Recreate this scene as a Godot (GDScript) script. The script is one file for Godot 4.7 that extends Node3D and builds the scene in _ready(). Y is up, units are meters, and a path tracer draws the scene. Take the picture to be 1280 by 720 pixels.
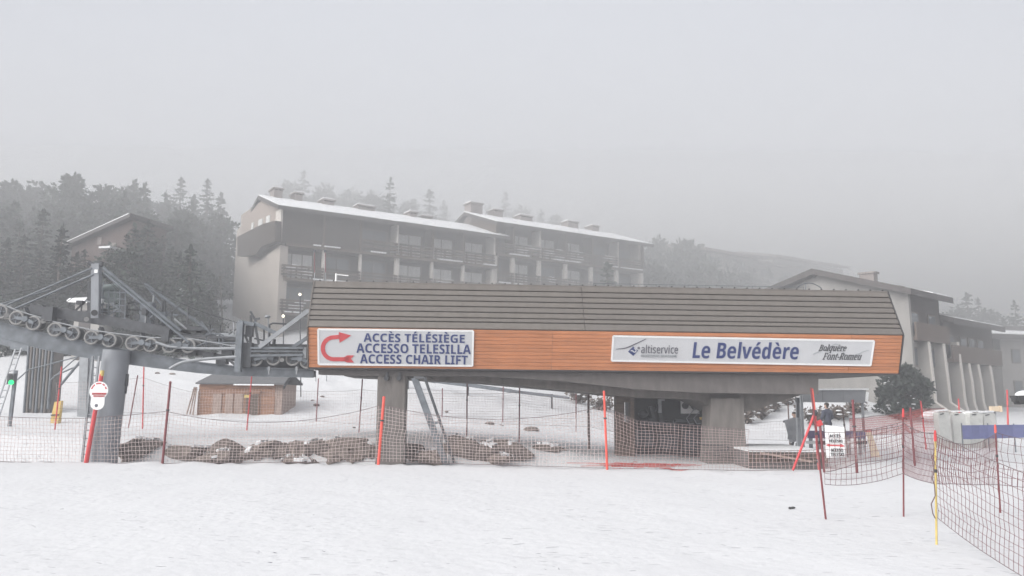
extends Node3D

# ------------------------------------------------------------------ tools
class MB:
	var v := PackedVector3Array()
	var n := PackedVector3Array()
	var cuts := []
	var joined := false
	func start() -> void:
		if not joined: cuts.append(v.size())
	func tri(a: Vector3, b: Vector3, c: Vector3) -> void:
		var m := (c - a).cross(b - a).normalized()
		v.append(a); v.append(b); v.append(c)
		n.append(m); n.append(m); n.append(m)
	func trin(a: Vector3, b: Vector3, c: Vector3, na: Vector3, nb: Vector3, nc: Vector3) -> void:
		if (c - a).cross(b - a).dot(na + nb + nc) < 0.0:
			v.append(a); v.append(c); v.append(b)
			n.append(na); n.append(nc); n.append(nb)
		else:
			v.append(a); v.append(b); v.append(c)
			n.append(na); n.append(nb); n.append(nc)
	func quad(a: Vector3, b: Vector3, c: Vector3, d: Vector3) -> void:
		tri(a, b, c); tri(a, c, d)
	func quado(a: Vector3, b: Vector3, c: Vector3, d: Vector3, out: Vector3) -> void:
		if (c - a).cross(b - a).dot(out) < 0.0: quad(a, d, c, b)
		else: quad(a, b, c, d)
	func hexa(p: Array) -> void:   # p[0..3] lower ring, p[4..7] upper ring
		start()
		var c := Vector3.ZERO
		for q in p: c += q / 8.0
		for f in [[0, 1, 2, 3], [4, 5, 6, 7], [0, 1, 5, 4], [1, 2, 6, 5], [2, 3, 7, 6], [3, 0, 4, 7]]:
			var m: Vector3 = (p[f[0]] + p[f[1]] + p[f[2]] + p[f[3]]) * 0.25
			quado(p[f[0]], p[f[1]], p[f[2]], p[f[3]], m - c)
	func box(c: Vector3, sx: Vector3, sy: Vector3, sz: Vector3) -> void:  # half-extent vectors
		hexa([c - sx - sy - sz, c + sx - sy - sz, c + sx - sy + sz, c - sx - sy + sz, c - sx + sy - sz, c + sx + sy - sz, c + sx + sy + sz, c - sx + sy + sz])
	func bx(c: Vector3, size: Vector3, b := Basis()) -> void:
		box(c, b.x * size.x * 0.5, b.y * size.y * 0.5, b.z * size.z * 0.5)
	func beam(a: Vector3, b: Vector3, w: float, h: float, up := Vector3.UP) -> void:
		var d := (b - a).normalized()
		var s := d.cross(up)
		if s.length() < 0.01: s = d.cross(Vector3(0, 0, 1))
		s = s.normalized()
		var u := s.cross(d).normalized()
		box((a + b) * 0.5, (b - a) * 0.5, u * h * 0.5, s * w * 0.5)
	func tube(a: Vector3, b: Vector3, r0: float, r1 := -1.0, k := 8, caps := true) -> void:
		start()
		if r1 < 0.0: r1 = r0
		var d := (b - a).normalized()
		var s := d.cross(Vector3.UP)
		if s.length() < 0.05: s = d.cross(Vector3(0, 0, 1))
		s = s.normalized()
		var u := s.cross(d).normalized()
		for i in k:
			var a0 := TAU * i / k
			var a1 := TAU * (i + 1) / k
			var n0 := s * cos(a0) + u * sin(a0)
			var n1 := s * cos(a1) + u * sin(a1)
			trin(a + n0 * r0, a + n1 * r0, b + n1 * r1, n0, n1, n1)
			trin(a + n0 * r0, b + n1 * r1, b + n0 * r1, n0, n1, n0)
			if caps:
				trin(a, a + n0 * r0, a + n1 * r0, -d, -d, -d)
				trin(b, b + n0 * r1, b + n1 * r1, d, d, d)
	func path(p: Array, r: float, k := 6) -> void:
		start()
		joined = true
		for i in p.size() - 1: tube(p[i], p[i + 1], r, r, k, i == 0 or i == p.size() - 2)
		joined = false
	func ring(c: Vector3, ax: Vector3, r: float, t: float, k := 20, j := 6, flat := 1.0) -> void:
		start()
		var d := ax.normalized()
		var s := d.cross(Vector3.UP)
		if s.length() < 0.05: s = d.cross(Vector3(0, 0, 1))
		s = s.normalized()
		var u := s.cross(d)
		for i in k:
			for m in j:
				var q := []
				var w := []
				for o in [[0, 0], [1, 0], [1, 1], [0, 1]]:
					var a: float = TAU * (i + o[0]) / k
					var b: float = TAU * (m + o[1]) / j
					var rad: Vector3 = s * cos(a) + u * sin(a)
					var nn: Vector3 = rad * cos(b) + d * sin(b)
					q.append(c + rad * r + rad * cos(b) * t + d * sin(b) * t * flat)
					w.append(nn)
				trin(q[0], q[1], q[2], w[0], w[1], w[2])
				trin(q[0], q[2], q[3], w[0], w[2], w[3])
	func prism(p: Array, ext: Vector3) -> void:
		start()
		var nn := Vector3.ZERO
		for i in p.size():
			nn += p[i].cross(p[(i + 1) % p.size()])
		nn = nn.normalized()
		var ax := nn.cross(Vector3.UP)
		if ax.length() < 0.1: ax = nn.cross(Vector3(1, 0, 0))
		ax = ax.normalized()
		var ay := nn.cross(ax)
		var q := PackedVector2Array()
		var cen := Vector3.ZERO
		for i in p: 
			q.append(Vector2(ax.dot(i - p[0]), ay.dot(i - p[0])))
			cen += i / p.size()
		var t := Geometry2D.triangulate_polygon(q)
		for i in range(0, t.size(), 3):
			var a: Vector3 = p[t[i]]
			var b: Vector3 = p[t[i + 1]]
			var c: Vector3 = p[t[i + 2]]
			trin(a, b, c, -ext.normalized(), -ext.normalized(), -ext.normalized())
			trin(a + ext, b + ext, c + ext, ext.normalized(), ext.normalized(), ext.normalized())
		var area := 0.0
		for i in q.size():
			area += q[i].cross(q[(i + 1) % q.size()])
		for i in p.size():
			var a: Vector3 = p[i]
			var b: Vector3 = p[(i + 1) % p.size()]
			var e2 := q[(i + 1) % q.size()] - q[i]
			var o2 := Vector2(e2.y, -e2.x) * signf(area)
			quado(a, b, b + ext, a + ext, ax * o2.x + ay * o2.y)
	func ball(c: Vector3, r: Vector3, k := 12, j := 8, b := Basis()) -> void:
		start()
		for i in k:
			for m in j:
				var q := []
				var w := []
				for o in [[0, 0], [1, 0], [1, 1], [0, 1]]:
					var a: float = TAU * (i + o[0]) / k
					var e: float = -PI / 2 + PI * (m + o[1]) / j
					var d := Vector3(cos(e) * cos(a), sin(e), cos(e) * sin(a))
					q.append(c + b * (d * r))
					w.append((b * (d / r)).normalized())
				if m > 0: trin(q[0], q[1], q[2], w[0], w[1], w[2])
				if m < j - 1: trin(q[0], q[2], q[3], w[0], w[2], w[3])
				if m == 0: trin(q[0], q[2], q[3], w[0], w[2], w[3])
				if m == j - 1: trin(q[0], q[1], q[2], w[0], w[1], w[2])

class Fr:   # a plane in the place: origin, along, up, outward
	var o: Vector3
	var ex: Vector3
	var ey: Vector3
	var ez: Vector3
	var host
	func _init(h, oo: Vector3, x: Vector3, y := Vector3.UP) -> void:
		host = h; o = oo; ex = x.normalized(); ey = y.normalized(); ez = ex.cross(ey).normalized()
	func at(s: float, h: float, off := 0.0) -> Vector3:
		return o + ex * s + ey * h + ez * off
	func hit(px: float, py: float, off := 0.0) -> Vector3:
		var d: Vector3 = host.ray(px, py)
		var c: Vector3 = host.eye
		var t: float = (o + ez * off - c).dot(ez) / d.dot(ez)
		return c + d * t
	func s(px: float, py := 480.0, off := 0.0) -> float:
		return (hit(px, py, off) - o).dot(ex)
	func h(px: float, py: float, off := 0.0) -> float:
		return (hit(px, py, off) - o).dot(ey)
	func basis() -> Basis:
		return Basis(ex, ey, ez)
	func slab(mb: MB, s0: float, s1: float, h0: float, h1: float, o0: float, o1: float) -> void:
		mb.box(at((s0 + s1) / 2, (h0 + h1) / 2, (o0 + o1) / 2), ex * (s1 - s0) / 2, ey * (h1 - h0) / 2, ez * (o1 - o0) / 2)

var eye := Vector3(0, 1.65, 0)
var cam_basis := Basis.from_euler(Vector3(deg_to_rad(8.0), 0, deg_to_rad(0.45)))
var M := {}
var used := {}
var rng := RandomNumberGenerator.new()
var noise := FastNoiseLite.new()
var n_tex := 0

func ray(px: float, py: float) -> Vector3:
	return cam_basis * Vector3((px - 640.0) / 1000.0, (360.0 - py) / 1000.0, -1.0)

func at(px: float, py: float, depth: float) -> Vector3:
	var d := ray(px, py)
	return eye + d * (depth / -d.z)

func numbered(parent: Node, called: String) -> String:
	var key := "%d/%s" % [parent.get_instance_id(), called]
	var k: int = used.get(key, 0)
	used[key] = k + 1
	return called if k == 0 else "%s_%03d" % [called, k]

func tag(o: Node, label := "", category := "", group := "", kind := "") -> Node:
	if label: o.set_meta("label", label)
	if category: o.set_meta("category", category)
	if group: o.set_meta("group", group)
	if kind: o.set_meta("kind", kind)
	return o

func thing(called: String, where: Vector3, label: String, category: String, group := "", b := Basis()) -> Node3D:
	var o := Node3D.new()
	o.name = numbered(self, called)
	add_child(o, true)
	o.transform = Transform3D(b, where)
	tag(o, label, category, group)
	return o

func world_of(o: Node) -> Transform3D:
	var t := Transform3D()
	var q := o
	while q != self:
		t = q.transform * t
		q = q.get_parent()
	return t

func mesh_of(mb: MB, inv := Transform3D()) -> ArrayMesh:
	var a := []
	a.resize(Mesh.ARRAY_MAX)
	a[Mesh.ARRAY_VERTEX] = inv * mb.v
	a[Mesh.ARRAY_NORMAL] = Transform3D(inv.basis, Vector3.ZERO) * mb.n
	var m := ArrayMesh.new()
	m.add_surface_from_arrays(Mesh.PRIMITIVE_TRIANGLES, a)
	return m

func put(mb: MB, called: String, m: Material, parent: Node = self) -> MeshInstance3D:
	var inv := Transform3D() if parent == self else world_of(parent).affine_inverse()
	var o := MeshInstance3D.new()
	o.name = numbered(parent, called)
	o.mesh = mesh_of(mb, inv)
	o.material_override = m
	parent.add_child(o, true)
	return o

func puts(mb: MB, called: String, m: Material, parent: Node) -> void:   # every piece a part of its own
	for i in mb.cuts.size():
		var a: int = mb.cuts[i]
		var b: int = mb.cuts[i + 1] if i + 1 < mb.cuts.size() else mb.v.size()
		var q := MB.new()
		q.v = mb.v.slice(a, b)
		q.n = mb.n.slice(a, b)
		put(q, called, m, parent)

func lin(r: float, g: float, b: float) -> Color:
	return Color(r, g, b).linear_to_srgb()

func noise_tex(freq: float, oct: int, lo: Color, hi: Color, sd: int, size := 512, type := FastNoiseLite.TYPE_SIMPLEX_SMOOTH, mid := 0.5, wide := 0.35) -> NoiseTexture2D:
	var f := FastNoiseLite.new()
	f.seed = sd; f.frequency = freq; f.noise_type = type
	f.fractal_type = FastNoiseLite.FRACTAL_FBM; f.fractal_octaves = oct
	var t := NoiseTexture2D.new()
	t.width = size; t.height = size; t.seamless = true; t.noise = f
	var g := Gradient.new()
	g.offsets = PackedFloat32Array([maxf(0.0, mid - wide), minf(1.0, mid + wide)])
	g.colors = PackedColorArray([lo, hi])
	t.color_ramp = g
	return t

func mat(r: float, g: float, b: float, rough := 0.85, amt := 0.0, scale := Vector3(0.5, 0.5, 0.5), bump := 0.0, metal := 0.0, freq := 0.01) -> StandardMaterial3D:
	var m := StandardMaterial3D.new()
	m.roughness = rough
	m.metallic = metal
	if amt > 0.0:
		m.albedo_texture = noise_tex(freq, 5, lin(r * (1 - amt), g * (1 - amt), b * (1 - amt)), lin(minf(r * (1 + amt), 1), minf(g * (1 + amt), 1), minf(b * (1 + amt), 1)), 11 + M.size())
		m.uv1_triplanar = true
		m.uv1_world_triplanar = true
		m.uv1_scale = scale
		if bump > 0.0:
			m.heightmap_enabled = true
			m.heightmap_scale = bump
			m.heightmap_texture = noise_tex(freq * 2.0, 5, Color.BLACK, Color.WHITE, 71 + M.size())
	else:
		m.albedo_color = lin(r, g, b)
	return m

func ss(a: float, b: float, x: float) -> float:
	return smoothstep(a, b, x)

func table(t: Array, x: float) -> float:
	if x <= t[0].x: return t[0].y
	for i in t.size() - 1:
		if x <= t[i + 1].x:
			return lerpf(t[i].y, t[i + 1].y, (x - t[i].x) / (t[i + 1].x - t[i].x))
	return t[-1].y

var hill_left := [Vector2(25, 0.5), Vector2(30, 0.62), Vector2(36, 0.95), Vector2(46, 3.0), Vector2(60, 6.3), Vector2(75, 10.5), Vector2(100, 15.5), Vector2(140, 20), Vector2(300, 22), Vector2(1200, 22)]
var hill_right := [Vector2(20, 0), Vector2(25, -0.12), Vector2(36, -0.2), Vector2(45, 0.4), Vector2(55, 1.1), Vector2(65, 1.3), Vector2(80, 2.0), Vector2(100, 3.5), Vector2(150, 7), Vector2(300, 9), Vector2(1200, 9)]

func ground(x: float, z: float) -> float:
	var d := -z
	var near := 0.03 * noise.get_noise_2d(x * 6.0, z * 6.0) + 0.012 * noise.get_noise_2d(x * 40.0, z * 25.0)
	if d < 16.0: return near
	var u := x / d
	var w := ss(-0.15, 0.27, u)
	var far := lerpf(table(hill_left, d), table(hill_right, d), w)
	far += 1.5 * exp(-((x - 18.5) * (x - 18.5) / 30.0 + (d - 49.0) * (d - 49.0) / 20.0))
	far += (0.10 * noise.get_noise_2d(x * 9.0, z * 9.0) + 0.05 * noise.get_noise_2d(x * 30.0, z * 30.0)) * ss(24, 30, d) + 0.7 * noise.get_noise_2d(x * 1.6 + 50.0, z * 1.6) * ss(40, 80, d)
	var dr := lerpf(21.0, 19.6, ss(-2, 8, x)) + 0.12 * noise.get_noise_2d(x * 25.0, 3.0)
	var keep := 1.0 - ss(8.3, 10.5, x)
	var hollow := lerpf(-0.95, -0.16, ss(1.0, 3.0, x))
	var edge := 0.06 * noise.get_noise_2d(x * 30.0, 9.0) + 0.03 * noise.get_noise_2d(x * 90.0, 1.0)
	near += edge * ss(dr - 1.2, dr - 0.1, d) * keep
	var bank := lerpf(ss(23.2, 24.8, d), ss(23.0, 27.0, d), ss(1.5, 4.0, x))
	var pit := lerpf(hollow, far, bank)
	var a := ss(dr, dr + 0.55, d)
	var with_pit := lerpf(near, pit, a)
	var flat_way := lerpf(near, far, ss(18, 27, d))
	return lerpf(flat_way, with_pit, keep)

func g(x: float, z: float) -> Vector3:
	return Vector3(x, ground(x, z), z)

func on_ground(px: float, depth: float) -> Vector3:
	var p := at(px, 520.0, depth)
	return g(p.x, p.z)

# ------------------------------------------------------------------ main
func _ready() -> void:
	rng.seed = 7
	noise.seed = 3
	noise.frequency = 0.05
	var cam := Camera3D.new()
	cam.name = "camera"
	add_child(cam)
	cam.transform = Transform3D(cam_basis, eye)
	cam.fov = rad_to_deg(2.0 * atan(0.36))
	cam.near = 0.05
	cam.far = 4000.0
	cam.current = true
	var we := WorldEnvironment.new()
	we.name = "world"
	var env := Environment.new()
	env.background_mode = Environment.BG_SKY
	env.tonemap_mode = Environment.TONE_MAPPER_LINEAR
	var sky := Sky.new()
	var sm := ProceduralSkyMaterial.new()
	sm.sky_top_color = Color(0.94, 0.955, 0.985)
	sm.sky_horizon_color = Color(0.64, 0.65, 0.675)
	sm.sky_curve = 0.85
	sm.sky_energy_multiplier = 0.80
	sm.ground_bottom_color = Color(0.78, 0.785, 0.80)
	sm.ground_horizon_color = Color(0.80, 0.805, 0.825)
	sky.sky_material = sm
	env.sky = sky
	env.tonemap_exposure = 2.08
	env.fog_enabled = true
	env.fog_density = 0.005
	env.volumetric_fog_enabled = true
	env.volumetric_fog_density = 0.0
	env.fog_light_color = Color(0.97, 0.975, 1.0)
	env.sdfgi_enabled = true
	env.ssao_enabled = true
	env.ssil_enabled = true
	we.environment = env
	add_child(we)
	var sun := DirectionalLight3D.new()
	sun.name = "sun"
	sun.light_energy = 1.1
	sun.light_angular_distance = 60.0
	sun.light_color = Color(1.0, 0.995, 0.985)
	sun.shadow_enabled = true
	sun.rotation_degrees = Vector3(-17, -55, 0)
	add_child(sun)
	materials()
	terrain()
	station()
	station_signs()
	lift_line()
	apartment_block()
	right_building()
	far_buildings()
	forest()
	rocks()
	hut_and_left_things()
	nets_and_poles()
	under_station()
	right_side_things()
	people()
	fog_banks()

var snow_albedo: ImageTexture

func snow_height(size: int) -> ImageTexture:   # wind-packed, skied snow: short scuffs in patches, a few long tracks, fine grain
	var fine := FastNoiseLite.new()
	fine.seed = 5; fine.frequency = 0.03; fine.fractal_octaves = 5
	var im := fine.get_seamless_image(size, size, false, false, 0.2, true)
	im.convert(Image.FORMAT_RGBA8)
	var al := Image.create(size, size, false, Image.FORMAT_RGBA8)
	var r := RandomNumberGenerator.new()
	r.seed = 21
	var patch := FastNoiseLite.new()
	patch.seed = 8; patch.frequency = 0.004
	var mottle := FastNoiseLite.new()
	mottle.seed = 9; mottle.frequency = 0.02; mottle.fractal_octaves = 4
	var mi := mottle.get_seamless_image(size, size, false, false, 0.2, true)
	mi.convert(Image.FORMAT_RGBA8)
	var lo := lin(SNOW * 0.975, SNOW * 0.977, SNOW * 0.995)
	var hi := lin(SNOW * 1.015, SNOW * 1.017, SNOW * 1.035)
	al.fill(hi)
	# mottle: blend the darker tone in through the noise as alpha
	var mask := Image.create(size, size, false, Image.FORMAT_RGBA8)
	mask.fill(lo)
	al.blend_rect_mask(mask, mi_alpha(mi), Rect2i(0, 0, size, size), Vector2i.ZERO)
	for k in 7000:
		var x := r.randf() * size
		var y := r.randf() * size
		if patch.get_noise_2d(x, y) + r.randf_range(-0.25, 0.45) < 0.0: continue
		var a := r.randfn(0.0, 0.16)
		if r.randf() < 0.16: a = r.randfn(0.7, 0.3)
		var len := r.randf_range(3, 24) * (2.4 if r.randf() < 0.05 else 1.0)
		var dep := r.randf_range(0.08, 0.42) * (1.6 if r.randf() < 0.12 else 1.0)
		var wd := 1 if r.randf() < 0.6 else 2 if r.randf() < 0.8 else 4
		for i in int(len):
			if r.randf() < 0.12: continue
			a += r.randfn(0, 0.03)
			x += cos(a); y += sin(a)
			var f := dep * (1.0 - absf(i / len - 0.5))
			for o in wd:
				var xx := posmod(int(x), size)
				var yy := posmod(int(y) + o, size)
				var c := al.get_pixel(xx, yy)
				al.set_pixel(xx, yy, Color(c.r * (1.0 - f), c.g * (1.0 - f), c.b * (1.0 - f * 0.95)))
				im.set_pixel(xx, yy, im.get_pixel(xx, yy).darkened(f * 1.8))
	for k in 5:   # long ski tracks, two grooves each
		var x := r.randf() * size
		var y := r.randf() * size
		var a := r.randfn(-0.12, 0.2) if k < 3 else r.randfn(1.2, 0.2)
		for i in 1400:
			a += r.randfn(0.0, 0.003)
			x += cos(a); y += sin(a)
			for o in [0, 9]:
				var xx := posmod(int(x - sin(a) * o), size)
				var yy := posmod(int(y + cos(a) * o), size)
				var c := al.get_pixel(xx, yy)
				al.set_pixel(xx, yy, c.darkened(0.07))
				im.set_pixel(xx, yy, im.get_pixel(xx, yy).darkened(0.3))
	snow_albedo = ImageTexture.create_from_image(al)
	return ImageTexture.create_from_image(im)

func mi_alpha(src: Image) -> Image:   # grey picture to an alpha mask
	var q := src.duplicate()
	q.convert(Image.FORMAT_L8)
	var d: PackedByteArray = q.get_data()
	var o := PackedByteArray()
	o.resize(d.size() * 2)
	for i in d.size():
		o[i * 2] = 255
		o[i * 2 + 1] = d[i]
	return Image.create_from_data(src.get_width(), src.get_height(), false, Image.FORMAT_LA8, o)

func materials() -> void:
	var sn := mat(0.555, 0.557, 0.567, 0.8, 0.025, Vector3(0.07, 0.07, 0.07))
	sn.heightmap_enabled = true
	sn.heightmap_scale = 0.75
	sn.heightmap_texture = snow_height(2048)
	sn.uv1_scale = Vector3(0.0667, 0.0667, 0.0667)
	sn.albedo_texture = snow_albedo
	M.snow = sn
	M.snow_cap = mat(0.68, 0.682, 0.695, 0.85, 0.03, Vector3(0.8, 0.8, 0.8), 1.5)
	M.concrete = mat(0.145, 0.131, 0.122, 0.9, 0.2, Vector3(0.6, 0.16, 0.6), 0.5)
	M.concrete_dark = mat(0.115, 0.104, 0.10, 0.9, 0.18, Vector3(0.5, 0.2, 0.5), 0.4)
	M.cladding = mat(0.122, 0.107, 0.094, 0.5, 0.09, Vector3(0.9, 0.12, 0.9), 0.1)
	M.cladding_b = mat(0.114, 0.10, 0.089, 0.5, 0.09, Vector3(0.7, 0.1, 0.7), 0.1)
	M.trim = mat(0.035, 0.034, 0.036, 0.7)
	for i in 4:
		var k: float = [1.0, 0.88, 1.1, 0.95][i]
		M["wood%d" % i] = mat(0.42 * k, 0.162 * k, 0.068 * k, 0.6, 0.16, Vector3(0.25, 5.0, 0.25), 0.15)
	M.sign_white = mat(0.50, 0.505, 0.52, 0.45, 0.03, Vector3(0.3, 0.3, 0.3))
	M.sign_frame = mat(0.72, 0.72, 0.72, 0.5)
	M.blue_ink = mat(0.02, 0.036, 0.14, 0.5)
	M.grey_ink = mat(0.10, 0.10, 0.12, 0.5)
	M.pale_ink = mat(0.32, 0.34, 0.36, 0.5)
	M.black_ink = mat(0.025, 0.025, 0.03, 0.5)
	M.red_ink = mat(0.50, 0.055, 0.06, 0.5)
	M.steel = mat(0.125, 0.138, 0.155, 0.55, 0.28, Vector3(0.5, 0.5, 0.5), 0.1, 0.1)
	M.steel_dark = mat(0.05, 0.053, 0.06, 0.55, 0.3, Vector3(0.7, 0.7, 0.7), 0.1, 0.1)
	M.steel_light = mat(0.25, 0.26, 0.275, 0.5, 0.12, Vector3(0.7, 0.7, 0.7), 0.0, 0.2)
	M.pylon = mat(0.205, 0.215, 0.235, 0.6, 0.14, Vector3(0.5, 0.22, 0.5), 0.1)
	M.rubber = mat(0.05, 0.05, 0.052, 0.8)
	M.tyre = mat(0.23, 0.225, 0.22, 0.8, 0.15, Vector3(2, 2, 2))
	M.hydraulic = mat(0.14, 0.17, 0.168, 0.5, 0.2, Vector3(1, 1, 1))
	M.cream = mat(0.385, 0.345, 0.31, 0.9, 0.08, Vector3(0.12, 0.08, 0.12), 0.3)
	M.grey_wall = mat(0.29, 0.275, 0.26, 0.9, 0.10, Vector3(0.12, 0.08, 0.12), 0.3)
	M.end_wall = mat(0.215, 0.205, 0.195, 0.9, 0.16, Vector3(0.3, 0.1, 0.3), 0.3)
	M.gable = mat(0.30, 0.25, 0.22, 0.85, 0.15, Vector3(0.4, 2.0, 0.4), 0.2)
	M.column_white = mat(0.52, 0.485, 0.45, 0.85)
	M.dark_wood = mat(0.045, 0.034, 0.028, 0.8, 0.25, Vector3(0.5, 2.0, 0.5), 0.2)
	M.mid_wood = mat(0.085, 0.06, 0.046, 0.8, 0.25, Vector3(0.5, 2.0, 0.5), 0.2)
	M.roof_dark = mat(0.06, 0.052, 0.05, 0.8, 0.2)
	M.window_frame = mat(0.10, 0.08, 0.065, 0.7)
	M.curtain = mat(0.62, 0.62, 0.61, 0.35, 0.12, Vector3(0.8, 0.05, 0.8))
	var gl := mat(0.09, 0.10, 0.11, 0.08)
	gl.metallic_specular = 0.8
	M.glass = gl
	M.chimney = mat(0.22, 0.19, 0.18, 0.9, 0.2, Vector3(0.6, 0.6, 0.6))
	M.house = mat(0.085, 0.058, 0.052, 0.9, 0.15, Vector3(0.3, 0.3, 0.3))
	M.bark = mat(0.075, 0.06, 0.05, 0.95, 0.3, Vector3(1, 0.4, 1))
	for i in 3:
		var k: float = [1.0, 0.8, 1.25][i]
		M["needle%d" % i] = mat(0.035 * k, 0.046 * k, 0.036 * k, 0.9, 0.35, Vector3(0.25, 0.25, 0.25))
	M.twig = mat(0.11, 0.085, 0.07, 0.95, 0.3, Vector3(0.6, 0.6, 0.6))
	for i in 3:
		var k: float = [1.0, 0.85, 1.15][i]
		M["rock%d" % i] = mat(0.15 * k, 0.123 * k, 0.108 * k, 0.95, 0.35, Vector3(0.5, 0.5, 0.5), 2.5)
	M.pole_red = mat(0.52, 0.045, 0.05, 0.5, 0.15, Vector3(0.6, 1.5, 0.6))
	M.pole_orange = mat(0.68, 0.085, 0.06, 0.5, 0.1, Vector3(0.6, 1.5, 0.6))
	M.pole_dark = mat(0.16, 0.035, 0.04, 0.55, 0.2, Vector3(0.6, 1.5, 0.6))
	M.pole_brown = mat(0.14, 0.09, 0.08, 0.6)
	M.pole_yellow = mat(0.52, 0.40, 0.13, 0.6, 0.15, Vector3(0.6, 1.5, 0.6))
	M.net_faded = mat(0.55, 0.45, 0.435, 0.8)
	M.net_front = mat(0.42, 0.31, 0.30, 0.8)
	M.net_red = mat(0.16, 0.055, 0.06, 0.8)
	M.net_bright = mat(0.45, 0.09, 0.08, 0.8)
	M.cord = mat(0.15, 0.11, 0.112, 0.8)
	M.hut_wood = mat(0.27, 0.145, 0.092, 0.8, 0.2, Vector3(0.3, 2.5, 0.3), 0.2)
	M.hut_wood_b = mat(0.235, 0.13, 0.088, 0.8, 0.2, Vector3(0.3, 2.5, 0.3), 0.2)
	M.hut_board = mat(0.27, 0.20, 0.17, 0.8, 0.2, Vector3(2.5, 0.3, 2.5), 0.2)
	M.hut_roof = mat(0.10, 0.10, 0.105, 0.8, 0.12, Vector3(0.6, 0.6, 0.6))
	M.pad_yellow = mat(0.55, 0.38, 0.12, 0.7, 0.1)
	M.mattress = mat(0.46, 0.46, 0.44, 0.7, 0.08, Vector3(0.6, 0.6, 0.6), 0.4)
	M.banner_blue = mat(0.10, 0.11, 0.24, 0.7, 0.12, Vector3(0.6, 0.6, 0.6))
	M.banner_purple = mat(0.13, 0.10, 0.20, 0.7, 0.2, Vector3(0.6, 0.6, 0.6))
	M.jacket = mat(0.045, 0.05, 0.075, 0.8)
	M.trousers = mat(0.03, 0.03, 0.035, 0.8)
	M.skin = mat(0.45, 0.29, 0.22, 0.6)
	M.hair = mat(0.03, 0.024, 0.02, 0.8)
	M.boot = mat(0.02, 0.02, 0.022, 0.5)
	M.board_grey = mat(0.27, 0.275, 0.29, 0.6, 0.12, Vector3(0.6, 0.6, 0.6))
	M.cream_pad = mat(0.62, 0.50, 0.36, 0.8)
	M.panel_grey = mat(0.20, 0.205, 0.215, 0.6, 0.08)
	var gr := mat(0.02, 0.5, 0.2, 0.4)
	gr.emission_enabled = true
	gr.emission = Color(0.05, 1.0, 0.45)
	gr.emission_energy_multiplier = 0.9
	M.green_lamp = gr
	var wl := mat(0.8, 0.8, 0.75, 0.4)
	wl.emission_enabled = true
	wl.emission = Color(1.0, 0.93, 0.82)
	wl.emission_energy_multiplier = 1.0
	M.warm_lamp = wl

func terrain() -> void:
	var xs := PackedFloat32Array()
	var zs := PackedFloat32Array()
	var d := -900.0
	while d < 900.0:
		zs.append(d)
		var a := absf(d - 21.5)
		d += 0.14 if (d > 18.6 and d < 27.0) else 0.3 if (d > 5 and d < 45) else 1.0 if (d > -8 and d < 60) else clampf((a - 20.0) * 0.08, 1.2, 60.0)
	var x := -900.0
	while x < 900.0:
		xs.append(x)
		var a := absf(x)
		x += 0.22 if a < 15.0 else 0.5 if a < 28.0 else clampf((a - 20.0) * 0.1, 0.6, 70.0)
	var st := SurfaceTool.new()
	st.begin(Mesh.PRIMITIVE_TRIANGLES)
	st.set_smooth_group(0)
	for zi in zs:
		for xi in xs:
			st.add_vertex(g(xi, -zi))
	var w := xs.size()
	for j in zs.size() - 1:
		for i in w - 1:
			var a := j * w + i
			st.add_index(a); st.add_index(a + w); st.add_index(a + 1)
			st.add_index(a + 1); st.add_index(a + w); st.add_index(a + w + 1)
	st.generate_normals()
	var o := MeshInstance3D.new()
	o.name = "snow_ground"
	o.mesh = st.commit()
	o.material_override = M.snow
	o.set_meta("kind", "structure")
	add_child(o)

var SF: Fr     # station front at the wood/cladding joint: along, up, outward
var SW: Fr     # the plane of the timber band (leans in at the foot)
var SL := 0.0
const SNOW := 0.555
const WOOD_H := 1.1
const WOOD_LEAN := 0.34
const CLAD_H := 1.36
const CLAD_LEAN := 0.72

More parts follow.
